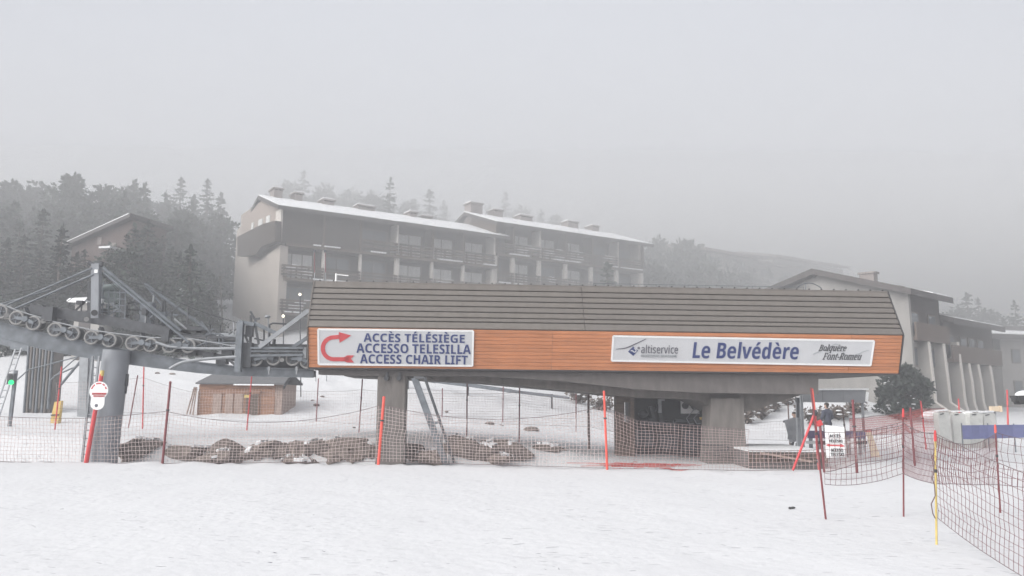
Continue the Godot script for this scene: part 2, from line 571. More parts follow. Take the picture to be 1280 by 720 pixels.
func station() -> void:
	var a := at(385.5, 409, 22.3)
	var b := at(1127.5, 419, 23.5)
	b.y = a.y
	SF = Fr.new(self, a, b - a)
	SL = (b - a).length()
	SW = Fr.new(self, a, SF.ex, (Vector3.UP * WOOD_H + SF.ez * WOOD_LEAN).normalized())
	var base := SF.at(SL * 0.5, 0, -2.2)
	base.y = ground(base.x, base.z)
	var t := thing("chairlift_station", base, "long raised chairlift station clad in orange timber under a brown ribbed roof", "chairlift station", "", SF.basis())
	# inner core so that no light leaks
	var mb := MB.new()
	var prof := [Vector2(-0.04, 0), Vector2(-CLAD_LEAN - 0.04, CLAD_H - 0.03), Vector2(-4.4, CLAD_H - 0.03), Vector2(-5.1, 0), Vector2(-4.8, -WOOD_H + 0.03), Vector2(-WOOD_LEAN - 0.04, -WOOD_H + 0.03)]
	var pts := []
	for q in prof: pts.append(SF.at(0.03, q.y, q.x))
	mb.prism(pts, SF.ex * (SL - 0.06))
	put(mb, "body", M.concrete_dark, t)
	# ribbed cladding, eight courses in two lengths
	var split := SF.s(729, 390, -0.3)
	var slope := Vector3.UP * CLAD_H - SF.ez * CLAD_LEAN
	var nn := slope.cross(SF.ex).normalized()
	if nn.dot(SF.ez) < 0: nn = -nn
	for i in 8:
		var f0 := i / 8.0
		var f1 := (i + 1) / 8.0
		if i == 0: f1 = 0.155
		elif i == 1: f0 = 0.155
		for k in 2:
			mb = MB.new()
			var s0 := 0.0 if k == 0 else split + 0.006
			var s1 := split - 0.006 if k == 0 else SL
			var d := slope.normalized()
			var p0 := SF.o + slope * f0
			var p1 := SF.o + slope * f1
			var q := [p0 + nn * 0.004, p0 + nn * 0.052, p0 + d * 0.022 + nn * 0.06, p1 - d * 0.045 + nn * 0.05, p1 - d * 0.012 + nn * 0.018, p1 - d * 0.002 + nn * 0.004]
			var w := []
			for z in q: w.append(z + SF.ex * s0)
			mb.prism(w, SF.ex * (s1 - s0))
			put(mb, "cladding_strip", M.cladding if (i + k) % 2 == 0 else M.cladding_b, t)
	# roof sheet, ridge flashing, clips
	mb = MB.new()
	var top := SF.at(0, CLAD_H, -CLAD_LEAN)
	mb.prism([SF.at(-0.02, CLAD_H - 0.02, -CLAD_LEAN + 0.06), SF.at(-0.02, CLAD_H + 0.05, -CLAD_LEAN + 0.04), SF.at(-0.02, CLAD_H + 0.05, -4.5), SF.at(-0.02, CLAD_H - 0.02, -4.5)], SF.ex * (SL + 0.04))
	put(mb, "roof_sheet", M.cladding_b, t)
	var clip := MB.new()
	clip.bx(SF.at(0, CLAD_H + 0.075, -CLAD_LEAN + 0.02), Vector3(0.05, 0.05, 0.06), SF.basis())
	var i := 0
	var sx := 0.15
	while sx < SL:
		mb = MB.new()
		mb.bx(SF.at(sx, CLAD_H + 0.072, -CLAD_LEAN + 0.02), Vector3(0.032, 0.03, 0.05), SF.basis())
		put(mb, "roof_clip", M.trim, t)
		sx += 0.385
		i += 1
	# thin wire guard over the right part of the roof
	mb = MB.new()
	var ws := [SF.s(742, 352, -1.6), SF.s(860, 352, -1.6), SF.s(940, 352, -1.6), SF.s(1004, 352, -1.6)]
	for k in 3: mb.tube(SF.at(ws[k], CLAD_H + 0.26, -1.6), SF.at(ws[k + 1], CLAD_H + 0.26, -1.6), 0.008, -1, 5)
	for k in 4: mb.tube(SF.at(ws[k], CLAD_H, -1.6), SF.at(ws[k], CLAD_H + 0.27, -1.6), 0.01, -1, 5)
	var hp := []
	for k in 9:
		var u := k / 8.0
		hp.append(SF.at(lerpf(SF.s(996, 352, -1.6), SF.s(1026, 352, -1.6), u), CLAD_H + 0.12 + 0.28 * sin(PI * (0.15 + 0.7 * u)), -1.6))
	mb.path(hp, 0.014)
	mb.tube(hp[3], SF.at(SF.s(1006, 352, -1.6), CLAD_H, -1.6), 0.014)
	mb.tube(hp[8], SF.at(SF.s(1026, 352, -1.6), CLAD_H, -1.6), 0.02)
	puts(mb, "roof_wire", M.steel, t)
	mb = MB.new()   # small white post with arm on the roof
	var sp := SF.s(420, 352, -1.2)
	mb.tube(SF.at(sp, CLAD_H, -1.2), SF.at(sp, CLAD_H + 0.36, -1.2), 0.03)
	mb.beam(SF.at(sp, CLAD_H + 0.33, -1.2), SF.at(sp + 0.36, CLAD_H + 0.30, -1.2), 0.03, 0.03)
	put(mb, "sensor_post", M.sign_frame, t)
	# timber band: eleven boards high, three lengths
	var cuts := [0.0, SW.s(690, 440), SW.s(1062, 440), SL]
	var hh := sqrt(WOOD_H * WOOD_H + WOOD_LEAN * WOOD_LEAN)
	for r in 11:
		for k in 3:
			mb = MB.new()
			var h1 := -hh * r / 11.0 - 0.004
			var h0 := -hh * (r + 1) / 11.0 + 0.004
			var s0: float = cuts[k] + 0.004
			var s1: float = cuts[k + 1] - 0.004
			var q := []
			for z in [Vector2(h0, 0.0), Vector2(h0, 0.026), Vector2(h0 + 0.008, 0.032), Vector2(h1 - 0.012, 0.032), Vector2(h1, 0.022), Vector2(h1, 0.0)]:
				q.append(SW.at(s0, z.x, z.y))
			mb.prism(q, SW.ex * (s1 - s0))
			put(mb, "wood_board", M["wood%d" % ((r * 3 + k * 2 + r * r) % 4)], t)
	# end caps and lower trim
	for e in [0, 1]:
		mb = MB.new()
		var q := []
		for z in [Vector2(0.075, 0), Vector2(-CLAD_LEAN + 0.07, CLAD_H + 0.04), Vector2(-4.45, CLAD_H + 0.04), Vector2(-5.15, 0), Vector2(-4.85, -WOOD_H - 0.03), Vector2(-WOOD_LEAN + 0.05, -WOOD_H - 0.03)]:
			q.append(SF.at(-0.035 if e == 0 else SL + 0.005, z.y, z.x))
		mb.prism(q, SF.ex * 0.03)
		put(mb, "end_panel", M.cladding_b if e == 0 else M.trim, t)
	mb = MB.new()
	mb.beam(SF.at(0, -WOOD_H - 0.02, -WOOD_LEAN), SF.at(SL, -WOOD_H - 0.02, -WOOD_LEAN), 0.06, 0.035)
	put(mb, "lower_trim", M.trim, t)
	mb = MB.new()   # soffit sheet under the timber
	mb.prism([SF.at(0.05, -WOOD_H + 0.0, -WOOD_LEAN - 0.05), SF.at(0.05, -WOOD_H - 0.05, -WOOD_LEAN - 0.06), SF.at(0.05, -WOOD_H - 0.05, -4.75), SF.at(0.05, -WOOD_H, -4.75)], SF.ex * (SL - 0.1))
	put(mb, "soffit", M.concrete_dark, t)
	# haunched beam under the body, in two layers
	mb = MB.new()
	var ub := []
	for z in [Vector2(398, 463), Vector2(600, 464), Vector2(1023, 468), Vector2(1023, 493), Vector2(876, 491), Vector2(800, 487), Vector2(700, 476), Vector2(600, 470), Vector2(470, 470), Vector2(398, 468)]:
		ub.append(SF.hit(z.x, z.y, -0.55))
	for k in 3: ub[k].y = SF.at(0, -WOOD_H - 0.06, 0).y
	mb.prism(ub, -SF.ez * 0.5)
	put(mb, "front_beam", M.concrete_dark, t)
	mb = MB.new()
	ub = []
	for z in [Vector2(430, 466), Vector2(600, 466), Vector2(1018, 468), Vector2(1000, 494), Vector2(945, 512), Vector2(905, 518), Vector2(870, 499), Vector2(800, 497), Vector2(700, 487), Vector2(600, 478), Vector2(520, 474), Vector2(430, 470)]:
		ub.append(SF.hit(z.x, z.y, -1.2))
	for k in 3: ub[k].y = SF.at(0, -WOOD_H - 0.06, 0).y
	mb.prism(ub, -SF.ez * 2.6)
	put(mb, "inner_beam", M.concrete, t)
	# columns
	mb = MB.new()
	var cs := SF.s(490, 520, -1.0)
	var y0 := ground(SF.at(cs, 0, -1.2).x, SF.at(cs, 0, -1.2).z) - 0.4 - SF.o.y
	for q in [[Vector2(-0.41, -0.38), Vector2(-0.38, -0.41)]]:
		var oct := []
		for z in [Vector2(-0.41, -0.37), Vector2(-0.37, -0.41), Vector2(0.37, -0.41), Vector2(0.41, -0.37), Vector2(0.41, 0.37), Vector2(0.37, 0.41), Vector2(-0.37, 0.41), Vector2(-0.41, 0.37)]:
			oct.append(SF.at(cs + z.x, y0, -1.0 + z.y))
		mb.prism(oct, Vector3.UP * (-WOOD_H - 0.05 - y0))
	var col := put(mb, "support_column", M.concrete, t)
	for dx in [-0.16, 0.2]:
		mb = MB.new()
		mb.tube(SF.at(cs + dx, -WOOD_H - 0.28, -0.6), SF.at(cs + dx, -WOOD_H - 0.28, -0.48), 0.07)
		mb.beam(SF.at(cs + dx, -WOOD_H - 0.34, -0.52), SF.at(cs + dx + 0.03, -WOOD_H - 0.12, -0.52), 0.05, 0.06, SF.ex)
		put(mb, "anchor_bolt", M.steel_dark, col)
	mb = MB.new()
	var pl := []
	for z in [Vector2(889, 498), Vector2(929, 498), Vector2(935, 590), Vector2(884, 590)]: pl.append(SF.hit(z.x, z.y, -0.9))
	mb.prism(pl, -SF.ez * 0.8)
	put(mb, "support_column", M.concrete, t)
	mb = MB.new()
	mb.path([SF.hit(870, 551, -0.8), SF.hit(878, 556, -0.7), SF.hit(908, 557, -0.7), SF.hit(911, 560, -0.7), SF.hit(909, 563, -0.7), SF.hit(893, 564, -0.7)], 0.025)
	mb.path([SF.hit(880, 566, -0.75), SF.hit(905, 571, -0.8), SF.hit(932, 573, -0.8)], 0.015)
	puts(mb, "cable", M.rubber, t)
	# dark drive cabin behind the pillar
	mb = MB.new()
	var cab0 := SF.s(792, 530, -3.4)
	var cab1 := SF.s(892, 530, -3.4)
	var low := -3.9
	SF.slab(mb, cab0, cab1, low, -WOOD_H - 0.1, -4.7, -3.4)
	put(mb, "machine_cabin", M.trim, t)
	for z in [[770, 781], [788, 793]]:
		mb = MB.new()
		SF.slab(mb, SF.s(z[0], 530, -2.4), SF.s(z[1], 530, -2.4), low, -WOOD_H - 0.1, -2.7, -2.4)
		put(mb, "door_post", M.mid_wood, t)
	mb = MB.new()
	SF.slab(mb, SF.s(781.2, 530, -2.4), SF.s(787.8, 530, -2.4), low, SF.h(780, 528, -2.4), -2.6, -2.44)
	SF.slab(mb, SF.s(781.2, 530, -2.4), SF.s(787.8, 530, -2.4), SF.h(780, 503, -2.4), -WOOD_H - 0.1, -2.6, -2.44)
	puts(mb, "door_panel", M.mid_wood, t)
	for z in [[806, 548, 0.5, 0.5], [834, 552, 0.6, 0.45], [862, 550, 0.5, 0.6]]:
		mb = MB.new()
		mb.bx(SF.hit(z[0], z[1], -3.1), Vector3(z[2], z[3], 0.4), SF.basis())
		put(mb, "machine_block", M.steel_dark, t)
	# machinery shapes in front of the cabin
	var o := -3.2
	mb = MB.new()
	SF.slab(mb, SF.s(851, 508, o), SF.s(874, 508, o), SF.h(860, 517, o), SF.h(860, 499, o), o - 0.04, o)
	var pan := put(mb, "white_panel", M.sign_frame, t)
	for z in [Vector2(856.5, 507), Vector2(868, 508)]:
		mb = MB.new()
		mb.tube(SF.hit(z.x, z.y, o + 0.004), SF.hit(z.x, z.y, o + 0.05), 0.11, 0.11, 18)
		mb.tube(SF.hit(z.x - 1, z.y, o + 0.055), SF.hit(z.x + 2, z.y, o + 0.055), 0.012)
		put(mb, "black_disc", M.rubber, pan)
	mb = MB.new()
	mb.beam(SF.hit(843, 526, o + 0.2), SF.hit(880, 524, o + 0.2), 0.15, 0.1)
	mb.beam(SF.hit(843, 526, o + 0.2), SF.hit(843, 545, o + 0.2), 0.1, 0.1)
	mb.beam(SF.hit(880, 526, o + 0.2), SF.hit(880, 545, o + 0.2), 0.1, 0.1)
	puts(mb, "machine_rail", M.steel_dark, t)
	for k in 3:
		mb = MB.new()
		var px := 861.0 + k * 9.0
		mb.path([SF.hit(px + 8, 510, o + 0.3), SF.hit(px - 3, 523, o + 0.3), SF.hit(px + 1, 530, o + 0.3), SF.hit(px + 6, 529, o + 0.3)], 0.014)
		put(mb, "bent_bar", M.steel_light, t)
	mb = MB.new()
	mb.bx(SF.hit(877, 523, o + 0.3), Vector3(0.12, 0.08, 0.1), SF.basis())
	put(mb, "brass_fitting", M.pad_yellow, t)
	mb = MB.new()
	SF.slab(mb, SF.s(822, 508, o), SF.s(826, 508, o), SF.h(824, 516, o), SF.h(824, 501, o), o, o + 0.1)
	SF.slab(mb, SF.s(822, 500, o), SF.s(830, 500, o), SF.h(824, 501, o), SF.h(824, 499, o), o, o + 0.1)
	puts(mb, "bracket", M.steel_light, t)
	mb = MB.new()
	for z in [[804, 517, 0.17], [812, 524, 0.14], [806, 527, 0.15], [833, 529, 0.1], [818, 512, 0.08]]:
		mb.ball(SF.hit(z[0], z[1], o), Vector3(z[2], z[2] * 0.8, z[2]), 10, 6)
	mb.beam(SF.hit(813, 508, o), SF.hit(818, 528, o), 0.12, 0.12)
	mb.beam(SF.hit(823, 505, o), SF.hit(827, 530, o), 0.12, 0.12)
	mb.beam(SF.hit(800, 528, o), SF.hit(840, 530, o), 0.2, 0.1)
	puts(mb, "drive_unit", M.steel_dark, t)

func lettering(parent: Node, called: String, text: String, fr: Fr, px0: float, px1: float, py_top: float, py_base: float, off: float, m: Material, opts := {}) -> MeshInstance3D:
	var f := SystemFont.new()
	f.font_names = PackedStringArray([opts.get("font", "Droid Sans")])
	f.font_weight = opts.get("weight", 400)
	var tm := TextMesh.new()
	tm.text = text
	tm.font_size = 64
	tm.pixel_size = 0.01
	tm.depth = 0.02
	tm.curve_step = 1.0
	var font: Font = f
	tm.font = font
	var bb := tm.get_aabb()
	var y: float = (py_top + py_base) / 2.0
	var pm := (px0 + px1) / 2.0
	var s0 := fr.s(px0, y, off)
	var s1 := fr.s(px1, y, off)
	var h0 := fr.h(pm, py_base, off)
	var h1 := fr.h(pm, py_top, off)
	var o := MeshInstance3D.new()
	o.name = numbered(parent, called)
	o.mesh = tm
	o.material_override = m
	parent.add_child(o, true)
	var sx := (s1 - s0) / bb.size.x
	var sy := (h1 - h0) / bb.size.y
	var b := Basis(fr.ex * sx, fr.ey * sy + fr.ex * (sy * opts.get("slant", 0.0)), fr.ez)
	var c := fr.at((s0 + s1) / 2, (h0 + h1) / 2, off + 0.006) - b * Vector3(bb.get_center().x, bb.get_center().y, 0)
	o.transform = world_of(parent).affine_inverse() * Transform3D(b, c)
	return o

func sign_plate(fr: Fr, corners: Array, label: String, off: float) -> Node3D:   # corners in pixels tl, tr, br, bl
	var q := []
	var c := Vector3.ZERO
	for z in corners:
		q.append(fr.hit(z.x, z.y, off))
		c += q[-1] * 0.25
	var t := thing("sign", c, label, "sign", "", fr.basis())
	var mb := MB.new()
	mb.prism(q, fr.ez * 0.03)
	put(mb, "plate", M.sign_white, t)
	for i in 4:
		mb = MB.new()
		mb.beam(q[i] + fr.ez * 0.022, q[(i + 1) % 4] + fr.ez * 0.022, 0.04, 0.05, fr.ez.cross(q[(i + 1) % 4] - q[i]))
		put(mb, "edge_strip", M.sign_frame, t)
	return t

func ribbon(mb: MB, fr: Fr, pts: Array, wid: Array, off: float, th := 0.012) -> void:   # flat curved band through pixel points
	var p := []
	for z in pts: p.append(fr.hit(z.x, z.y, off))
	for i in p.size() - 1:
		var d: Vector3 = (p[i + 1] - p[i]).normalized()
		var d0: Vector3 = (p[i + 1] - p[maxi(i - 1, 0)]).normalized()
		var d1: Vector3 = (p[mini(i + 2, p.size() - 1)] - p[i]).normalized()
		var n0: Vector3 = fr.ez.cross(d0) * wid[i] * 0.5
		var n1: Vector3 = fr.ez.cross(d1) * wid[i + 1] * 0.5
		mb.hexa([p[i] - n0, p[i] + n0, p[i + 1] + n1, p[i + 1] - n1, p[i] - n0 + fr.ez * th, p[i] + n0 + fr.ez * th, p[i + 1] + n1 + fr.ez * th, p[i + 1] - n1 + fr.ez * th])

func curve_px(pts: Array, k := 6) -> Array:   # Catmull-Rom through pixel points
	var out := []
	for i in pts.size() - 1:
		var a: Vector2 = pts[maxi(i - 1, 0)]
		var b: Vector2 = pts[i]
		var c: Vector2 = pts[i + 1]
		var d: Vector2 = pts[mini(i + 2, pts.size() - 1)]
		for j in k:
			out.append(b.cubic_interpolate(c, a, d, float(j) / k))
	out.append(pts[-1])
	return out

func station_signs() -> void:
	var off := 0.045
	var t := sign_plate(SW, [Vector2(398, 411.5), Vector2(591.5, 413.5), Vector2(590.5, 457), Vector2(398.5, 455)], "white board with red arrow and blue lines ACCESS CHAIR LIFT on the timber band", off)
	var z := off + 0.032
	lettering(t, "lettering", "ACCÈS TÉLÉSIÈGE", SW, 454.5, 581, 414.5, 428, z, M.blue_ink, {"weight": 700})
	lettering(t, "lettering", "ACCESSO TELESILLA", SW, 445.5, 588.5, 430, 441.8, z, M.blue_ink, {"weight": 700})
	lettering(t, "lettering", "ACCESS CHAIR LIFT", SW, 450, 584.5, 443.5, 455, z, M.blue_ink, {"weight": 700})
	var mb := MB.new()
	var arc := [Vector2(439.5, 449)]
	for i in 11:
		var a := PI * 0.5 + PI * 0.92 * i / 10.0
		arc.append(Vector2(417 + 13.5 * cos(a), 435.3 + 13.7 * sin(a)))
	arc[0] = Vector2(436, 449)
	arc.append(Vector2(425, 420.8))
	var wid := []
	for i in arc.size(): wid.append(0.115)
	ribbon(mb, SW, arc, wid, z)
	var hd := []
	for q in [Vector2(423.5, 415), Vector2(439, 419.3), Vector2(424.5, 428.5)]: hd.append(SW.hit(q.x, q.y, z))
	mb.prism(hd, SW.ez * 0.012)
	var tl := []
	for q in [Vector2(430, 446.5), Vector2(434, 444.2), Vector2(442.5, 444.2), Vector2(438.8, 448.6), Vector2(442.5, 453), Vector2(434, 453), Vector2(430, 451.2)]: tl.append(SW.hit(q.x, q.y, z))
	mb.prism(tl, SW.ez * 0.012)
	put(mb, "red_arrow", M.red_ink, t)
	# right board
	t = sign_plate(SW, [Vector2(766.5, 420), Vector2(1092, 426), Vector2(1087.5, 456.5), Vector2(764.5, 450.5)], "long white board with large blue name on the right of the timber band", off)
	lettering(t, "lettering", "Le Belvédère", SW, 866.5, 998.5, 427.5, 448.5, z, M.blue_ink, {"weight": 700, "slant": 0.05})
	lettering(t, "lettering", "altiservice", SW, 801.5, 847.5, 431, 441.8, z, M.grey_ink)
	lettering(t, "small_print", "PROFESSIONS MONTAGNE", SW, 801, 846, 443.3, 446.6, z, M.pale_ink)
	mb = MB.new()
	var em := []
	for q in [Vector2(785, 439.5), Vector2(791.5, 433.2), Vector2(797.5, 438), Vector2(791.5, 444.8)]: em.append(SW.hit(q.x, q.y, z))
	mb.prism(em, SW.ez * 0.012)
	put(mb, "blue_diamond", M.blue_ink, t)
	mb = MB.new()
	ribbon(mb, SW, curve_px([Vector2(788.3, 438.6), Vector2(790.3, 438.2), Vector2(792.3, 440), Vector2(794.5, 439.6), Vector2(795, 437.2), Vector2(792.8, 435.4)], 4), range(21).map(func(i): return 0.03), z + 0.014, 0.006)
	put(mb, "white_swirl", M.sign_white, t)
	mb = MB.new()
	mb.tube(SW.hit(798.3, 435, z), SW.hit(798.3, 435, z + 0.012), 0.038, 0.038, 14)
	put(mb, "dot", M.grey_ink, t)
	mb = MB.new()
	var sw := curve_px([Vector2(769.5, 436.3), Vector2(782, 435), Vector2(795, 429.5), Vector2(807.5, 423.6)])
	wid = []
	for i in sw.size(): wid.append(0.012 + 0.02 * sin(PI * i / (sw.size() - 1.0)))
	ribbon(mb, SW, sw, wid, z)
	put(mb, "swoosh", M.grey_ink, t)
	lettering(t, "lettering", "Bolquère", SW, 1024, 1057.5, 430.5, 441.3, z, M.black_ink, {"font": "Droid Serif", "slant": 0.3})
	lettering(t, "lettering", "Font-Romeu", SW, 1029.5, 1077, 441.3, 449.8, z, M.black_ink, {"font": "Droid Serif", "slant": 0.3})
	mb = MB.new()
	for c in [[Vector2(1016, 442.8), Vector2(1026, 438.5), Vector2(1038, 433), Vector2(1046, 430), Vector2(1051, 437), Vector2(1058, 444)], [Vector2(1064, 444.5), Vector2(1074, 442), Vector2(1080, 439), Vector2(1086, 438.2)]]:
		var cv := curve_px(c)
		wid = []
		for i in cv.size(): wid.append(0.014)
		ribbon(mb, SW, cv, wid, z + 0.002)
	put(mb, "mountain_line", M.pale_ink, t)

func lift_line() -> void:
	var o := -1.3
	var F := SF
	var f0 := F.hit(143, 580, o)
	f0.y = ground(f0.x, f0.z)
	var t := thing("lift_tower", f0, "grey leaning lift tower with long wheel ramp and mast left of the station", "lift tower", "", F.basis())
	var mb := MB.new()
	# pylon: a tapered round steel shaft, leaning
	var top := F.hit(146, 438, o)
	var bot := F.hit(128, 583, o)
	bot += (bot - top).normalized() * 0.8
	mb.tube(bot, top, 0.385, 0.365, 24)
	put(mb, "pylon", M.pylon, t)
	mb = MB.new()
	mb.tube(F.hit(159.5, 470, o), F.hit(157, 492, o), 0.03)
	mb.bx(F.hit(158, 475, o), Vector3(0.08, 0.35, 0.12), F.basis())
	put(mb, "junction_box", M.steel_dark, t)
	# ladder beside the pylon
	mb = MB.new()
	var la := [F.hit(116, 445, o + 0.5), F.hit(102, 583, o + 0.5)]
	var lb := [F.hit(124, 445, o + 0.5), F.hit(109, 583, o + 0.5)]
	mb.beam(la[0], la[1], 0.06, 0.05)
	mb.beam(lb[0], lb[1], 0.06, 0.05)
	puts(mb, "ladder_rail", M.steel_light, t)
	mb = MB.new()
	for k in 14:
		var u := (k + 0.5) / 14.0
		mb.tube(la[0].lerp(la[1], u), lb[0].lerp(lb[1], u), 0.016, -1, 5)
	puts(mb, "ladder_rung", M.steel_light, t)
	# lower main girder (box section in lengths) and upper girder
	var lowc := [Vector2(-60, 397), Vector2(0, 413), Vector2(62, 428), Vector2(130, 441.5), Vector2(190, 451), Vector2(250, 459.5), Vector2(300, 464), Vector2(392, 467)]
	var lw := [19.0, 19.0, 19.0, 18.0, 15.0, 12.0, 10.0, 8.0]
	for i in 7:
		mb = MB.new()
		var a0: Vector2 = lowc[i]
		var a1: Vector2 = lowc[i + 1]
		var p := []
		for z in [Vector2(a0.x, a0.y + lw[i] / 2), Vector2(a1.x, a1.y + lw[i + 1] / 2), Vector2(a1.x, a1.y - lw[i + 1] / 2), Vector2(a0.x, a0.y - lw[i] / 2)]: p.append(F.hit(z.x, z.y, o - 0.15))
		var fr := [p[0], p[1], p[2], p[3]]
		var bk := []
		for z in fr: bk.append(z - F.ez * 0.42)
		mb.hexa([fr[0], fr[1], bk[1], bk[0], fr[3], fr[2], bk[2], bk[3]])
		# flange
		mb.beam(p[3] + F.ez * 0.0 + Vector3.UP * 0.012, p[2] + Vector3.UP * 0.012, 0.12, 0.03)
		mb.beam(p[0] - Vector3.UP * 0.012, p[1] - Vector3.UP * 0.012, 0.14, 0.03)
		put(mb, "girder_section", M.steel, t)
	for z in [[Vector2(40, 387), Vector2(130, 400), 14.0], [Vector2(130, 400), Vector2(214, 416), 13.0], [Vector2(62, 391), Vector2(62, 402), 6.0]]:
		mb = MB.new()
		mb.beam(F.hit(z[0].x, z[0].y, o - 0.35), F.hit(z[1].x, z[1].y, o - 0.35), 0.3, z[2] * 0.0225)
		put(mb, "upper_girder", M.steel_dark, t)
	mb = MB.new()
	mb.bx(F.hit(62, 393, o - 0.1), Vector3(0.3, 0.42, 0.3), F.basis())
	mb.bx(F.hit(52, 388, o - 0.1), Vector3(0.12, 0.3, 0.2), F.basis())
	mb.bx(F.hit(208, 420, o), Vector3(0.2, 0.34, 0.22), F.basis())
	puts(mb, "bracket_block", M.steel_dark, t)
	# rail for the grips, along the wheels
	mb = MB.new()
	var rail := [Vector2(195, 428), Vector2(210, 433), Vector2(240, 435.5), Vector2(268, 436), Vector2(297, 435.5)]
	for i in 4: mb.tube(F.hit(rail[i].x, rail[i].y, o + 0.1), F.hit(rail[i + 1].x, rail[i + 1].y, o + 0.1), 0.045)
	puts(mb, "grip_rail", M.steel_light, t)
	mb = MB.new()
	mb.path(curve_px([Vector2(212, 461), Vector2(228, 453), Vector2(250, 449.5), Vector2(272, 447.5), Vector2(296, 446)], 4).map(func(z): return F.hit(z.x, z.y, o + 0.25)), 0.05)
	put(mb, "guide_pipe", M.steel_light, t)
	# wheels
	var ws := [Vector2(1, 389.5), Vector2(21, 397.5), Vector2(42, 404), Vector2(69, 412), Vector2(91, 417), Vector2(114.5, 422), Vector2(137, 425.5), Vector2(166, 429), Vector2(188.5, 431.5), Vector2(212, 432.5), Vector2(235.5, 432.5), Vector2(319.5, 449), Vector2(342, 448), Vector2(366, 448.5), Vector2(384, 452)]
	for i in ws.size():
		var c := F.hit(ws[i].x, ws[i].y, o + 0.02)
		mb = MB.new()
		mb.tube(c - F.ez * 0.03, c + F.ez * 0.015, 0.165, 0.165, 24)
		var wh := put(mb, "wheel", M.steel_dark, t)
		mb = MB.new()
		mb.ring(c, F.ez, 0.182, 0.034, 26, 7, 1.3)
		put(mb, "tyre", M.tyre, wh)
		mb = MB.new()
		mb.tube(c, c + F.ez * 0.07, 0.055, 0.045, 12)
		for k in 5:
			var a := TAU * k / 5 + i
			mb.beam(c + F.ez * 0.02, c + F.ez * 0.02 + (F.ex * cos(a) + Vector3.UP * sin(a)) * 0.15, 0.02, 0.035, F.ez)
		put(mb, "hub", M.steel, wh)
	# rocker arms between wheel pairs, with a pivot each
	for i in [1, 3, 5, 7, 9, 11, 13]:
		mb = MB.new()
		var a := F.hit(ws[i].x, ws[i].y, o + 0.11)
		var b := F.hit(ws[i + 1].x, ws[i + 1].y, o + 0.11)
		var m := (a + b) * 0.5 + Vector3.UP * 0.05
		mb.beam(a, m, 0.05, 0.09, F.ez.cross(m - a))
		mb.beam(m, b, 0.05, 0.09, F.ez.cross(b - m))
		mb.tube(m - F.ez * 0.06, m + F.ez * 0.05, 0.085, 0.085, 14)
		put(mb, "rocker_arm", M.steel, t)
		mb = MB.new()
		mb.beam(m - F.ez * 0.2, F.hit((ws[i].x + ws[i + 1].x) * 0.5, ws[i].y - 12, o - 0.2), 0.12, 0.1)
		put(mb, "hanger", M.steel_dark, t)
	mb = MB.new()
	for z in [Vector2(8, 394), Vector2(54, 401.5), Vector2(108, 399)]:
		mb.tube(F.hit(z.x, z.y, o - 0.1), F.hit(z.x, z.y, o + 0.05), 0.07, 0.07, 14)
	puts(mb, "pivot_pin", M.tyre, t)
	# haul rope over the wheels
	mb = MB.new()
	var rp := []
	for z in ws.slice(0, 11): rp.append(F.hit(z.x, z.y - 9.6, o + 0.0))
	rp.push_front(F.hit(-60, 364, o))
	rp.append(F.hit(300, 434, o)); rp.append(F.hit(340, 438, o)); rp.append(F.hit(392, 440, o))
	mb.path(rp, 0.022)
	put(mb, "haul_rope", M.steel_light, t)
	# mast
	mb = MB.new()
	mb.beam(F.hit(120, 398, o - 0.3), F.hit(120.5, 330, o - 0.3), 0.2, 0.22)
	var mast := put(mb, "mast", M.pylon, t)
	mb = MB.new()
	mb.bx(F.hit(120, 339, o - 0.17), Vector3(0.1, 0.1, 0.01), F.basis())
	put(mb, "white_plate", M.sign_frame, mast)
	mb = MB.new()
	mb.tube(F.hit(111, 328, o - 0.3), F.hit(117, 331.5, o - 0.3), 0.07, 0.06, 10)
	mb.bx(F.hit(125, 330, o - 0.3), Vector3(0.16, 0.14, 0.14), F.basis())
	mb.beam(F.hit(113, 331, o - 0.3), F.hit(128, 332, o - 0.3), 0.08, 0.06)
	puts(mb, "mast_head", M.steel_dark, mast)
	mb = MB.new()
	mb.tube(F.hit(118, 391, o - 0.1), F.hit(118, 391, o + 0.05), 0.09, 0.09, 12)
	mb.tube(F.hit(108, 398.5, o - 0.1), F.hit(108, 398.5, o + 0.05), 0.07, 0.07, 12)
	puts(mb, "mast_pin", M.rubber, t)
	for z in [[115, 335, 2, 384, 0.026, -0.2], [117, 343, 14, 388, 0.03, -0.2], [64, 362, -40, 392, 0.02, -0.3], [129, 335, 226, 414, 0.05, -0.1], [130, 341, 236, 428, 0.034, 0.05]]:
		mb = MB.new()
		mb.tube(F.hit(z[0], z[1], o + z[5]), F.hit(z[2], z[3], o + z[5]), z[4], -1, 8)
		put(mb, "stay", M.steel, t)
	for z in [[181, 355, 252, 407, 0.05], [181, 355, 215, 398, 0.03], [252, 407, 292, 440, 0.05]]:
		mb = MB.new()
		mb.tube(F.hit(z[0], z[1], o - 1.3), F.hit(z[2], z[3], o - 1.3), z[4], -1, 8)
		put(mb, "stay", M.steel, t)
	# second, thinner post and the hydraulic unit in its cage
	mb = MB.new()
	mb.beam(F.hit(154, 399, o - 0.5), F.hit(154, 356, o - 0.5), 0.08, 0.1)
	mb.beam(F.hit(205, 408, o - 0.9), F.hit(205, 376, o - 0.9), 0.07, 0.1)
	mb.beam(F.hit(112, 398, o - 0.9), F.hit(112, 352, o - 0.9), 0.1, 0.1)
	puts(mb, "post", M.steel_dark, t)
	mb = MB.new()
	mb.tube(F.hit(131, 361, o - 0.75), F.hit(152, 359, o - 0.75), 0.13, 0.13, 14)
	mb.bx(F.hit(141, 372, o - 0.8), Vector3(0.38, 0.34, 0.3), F.basis())
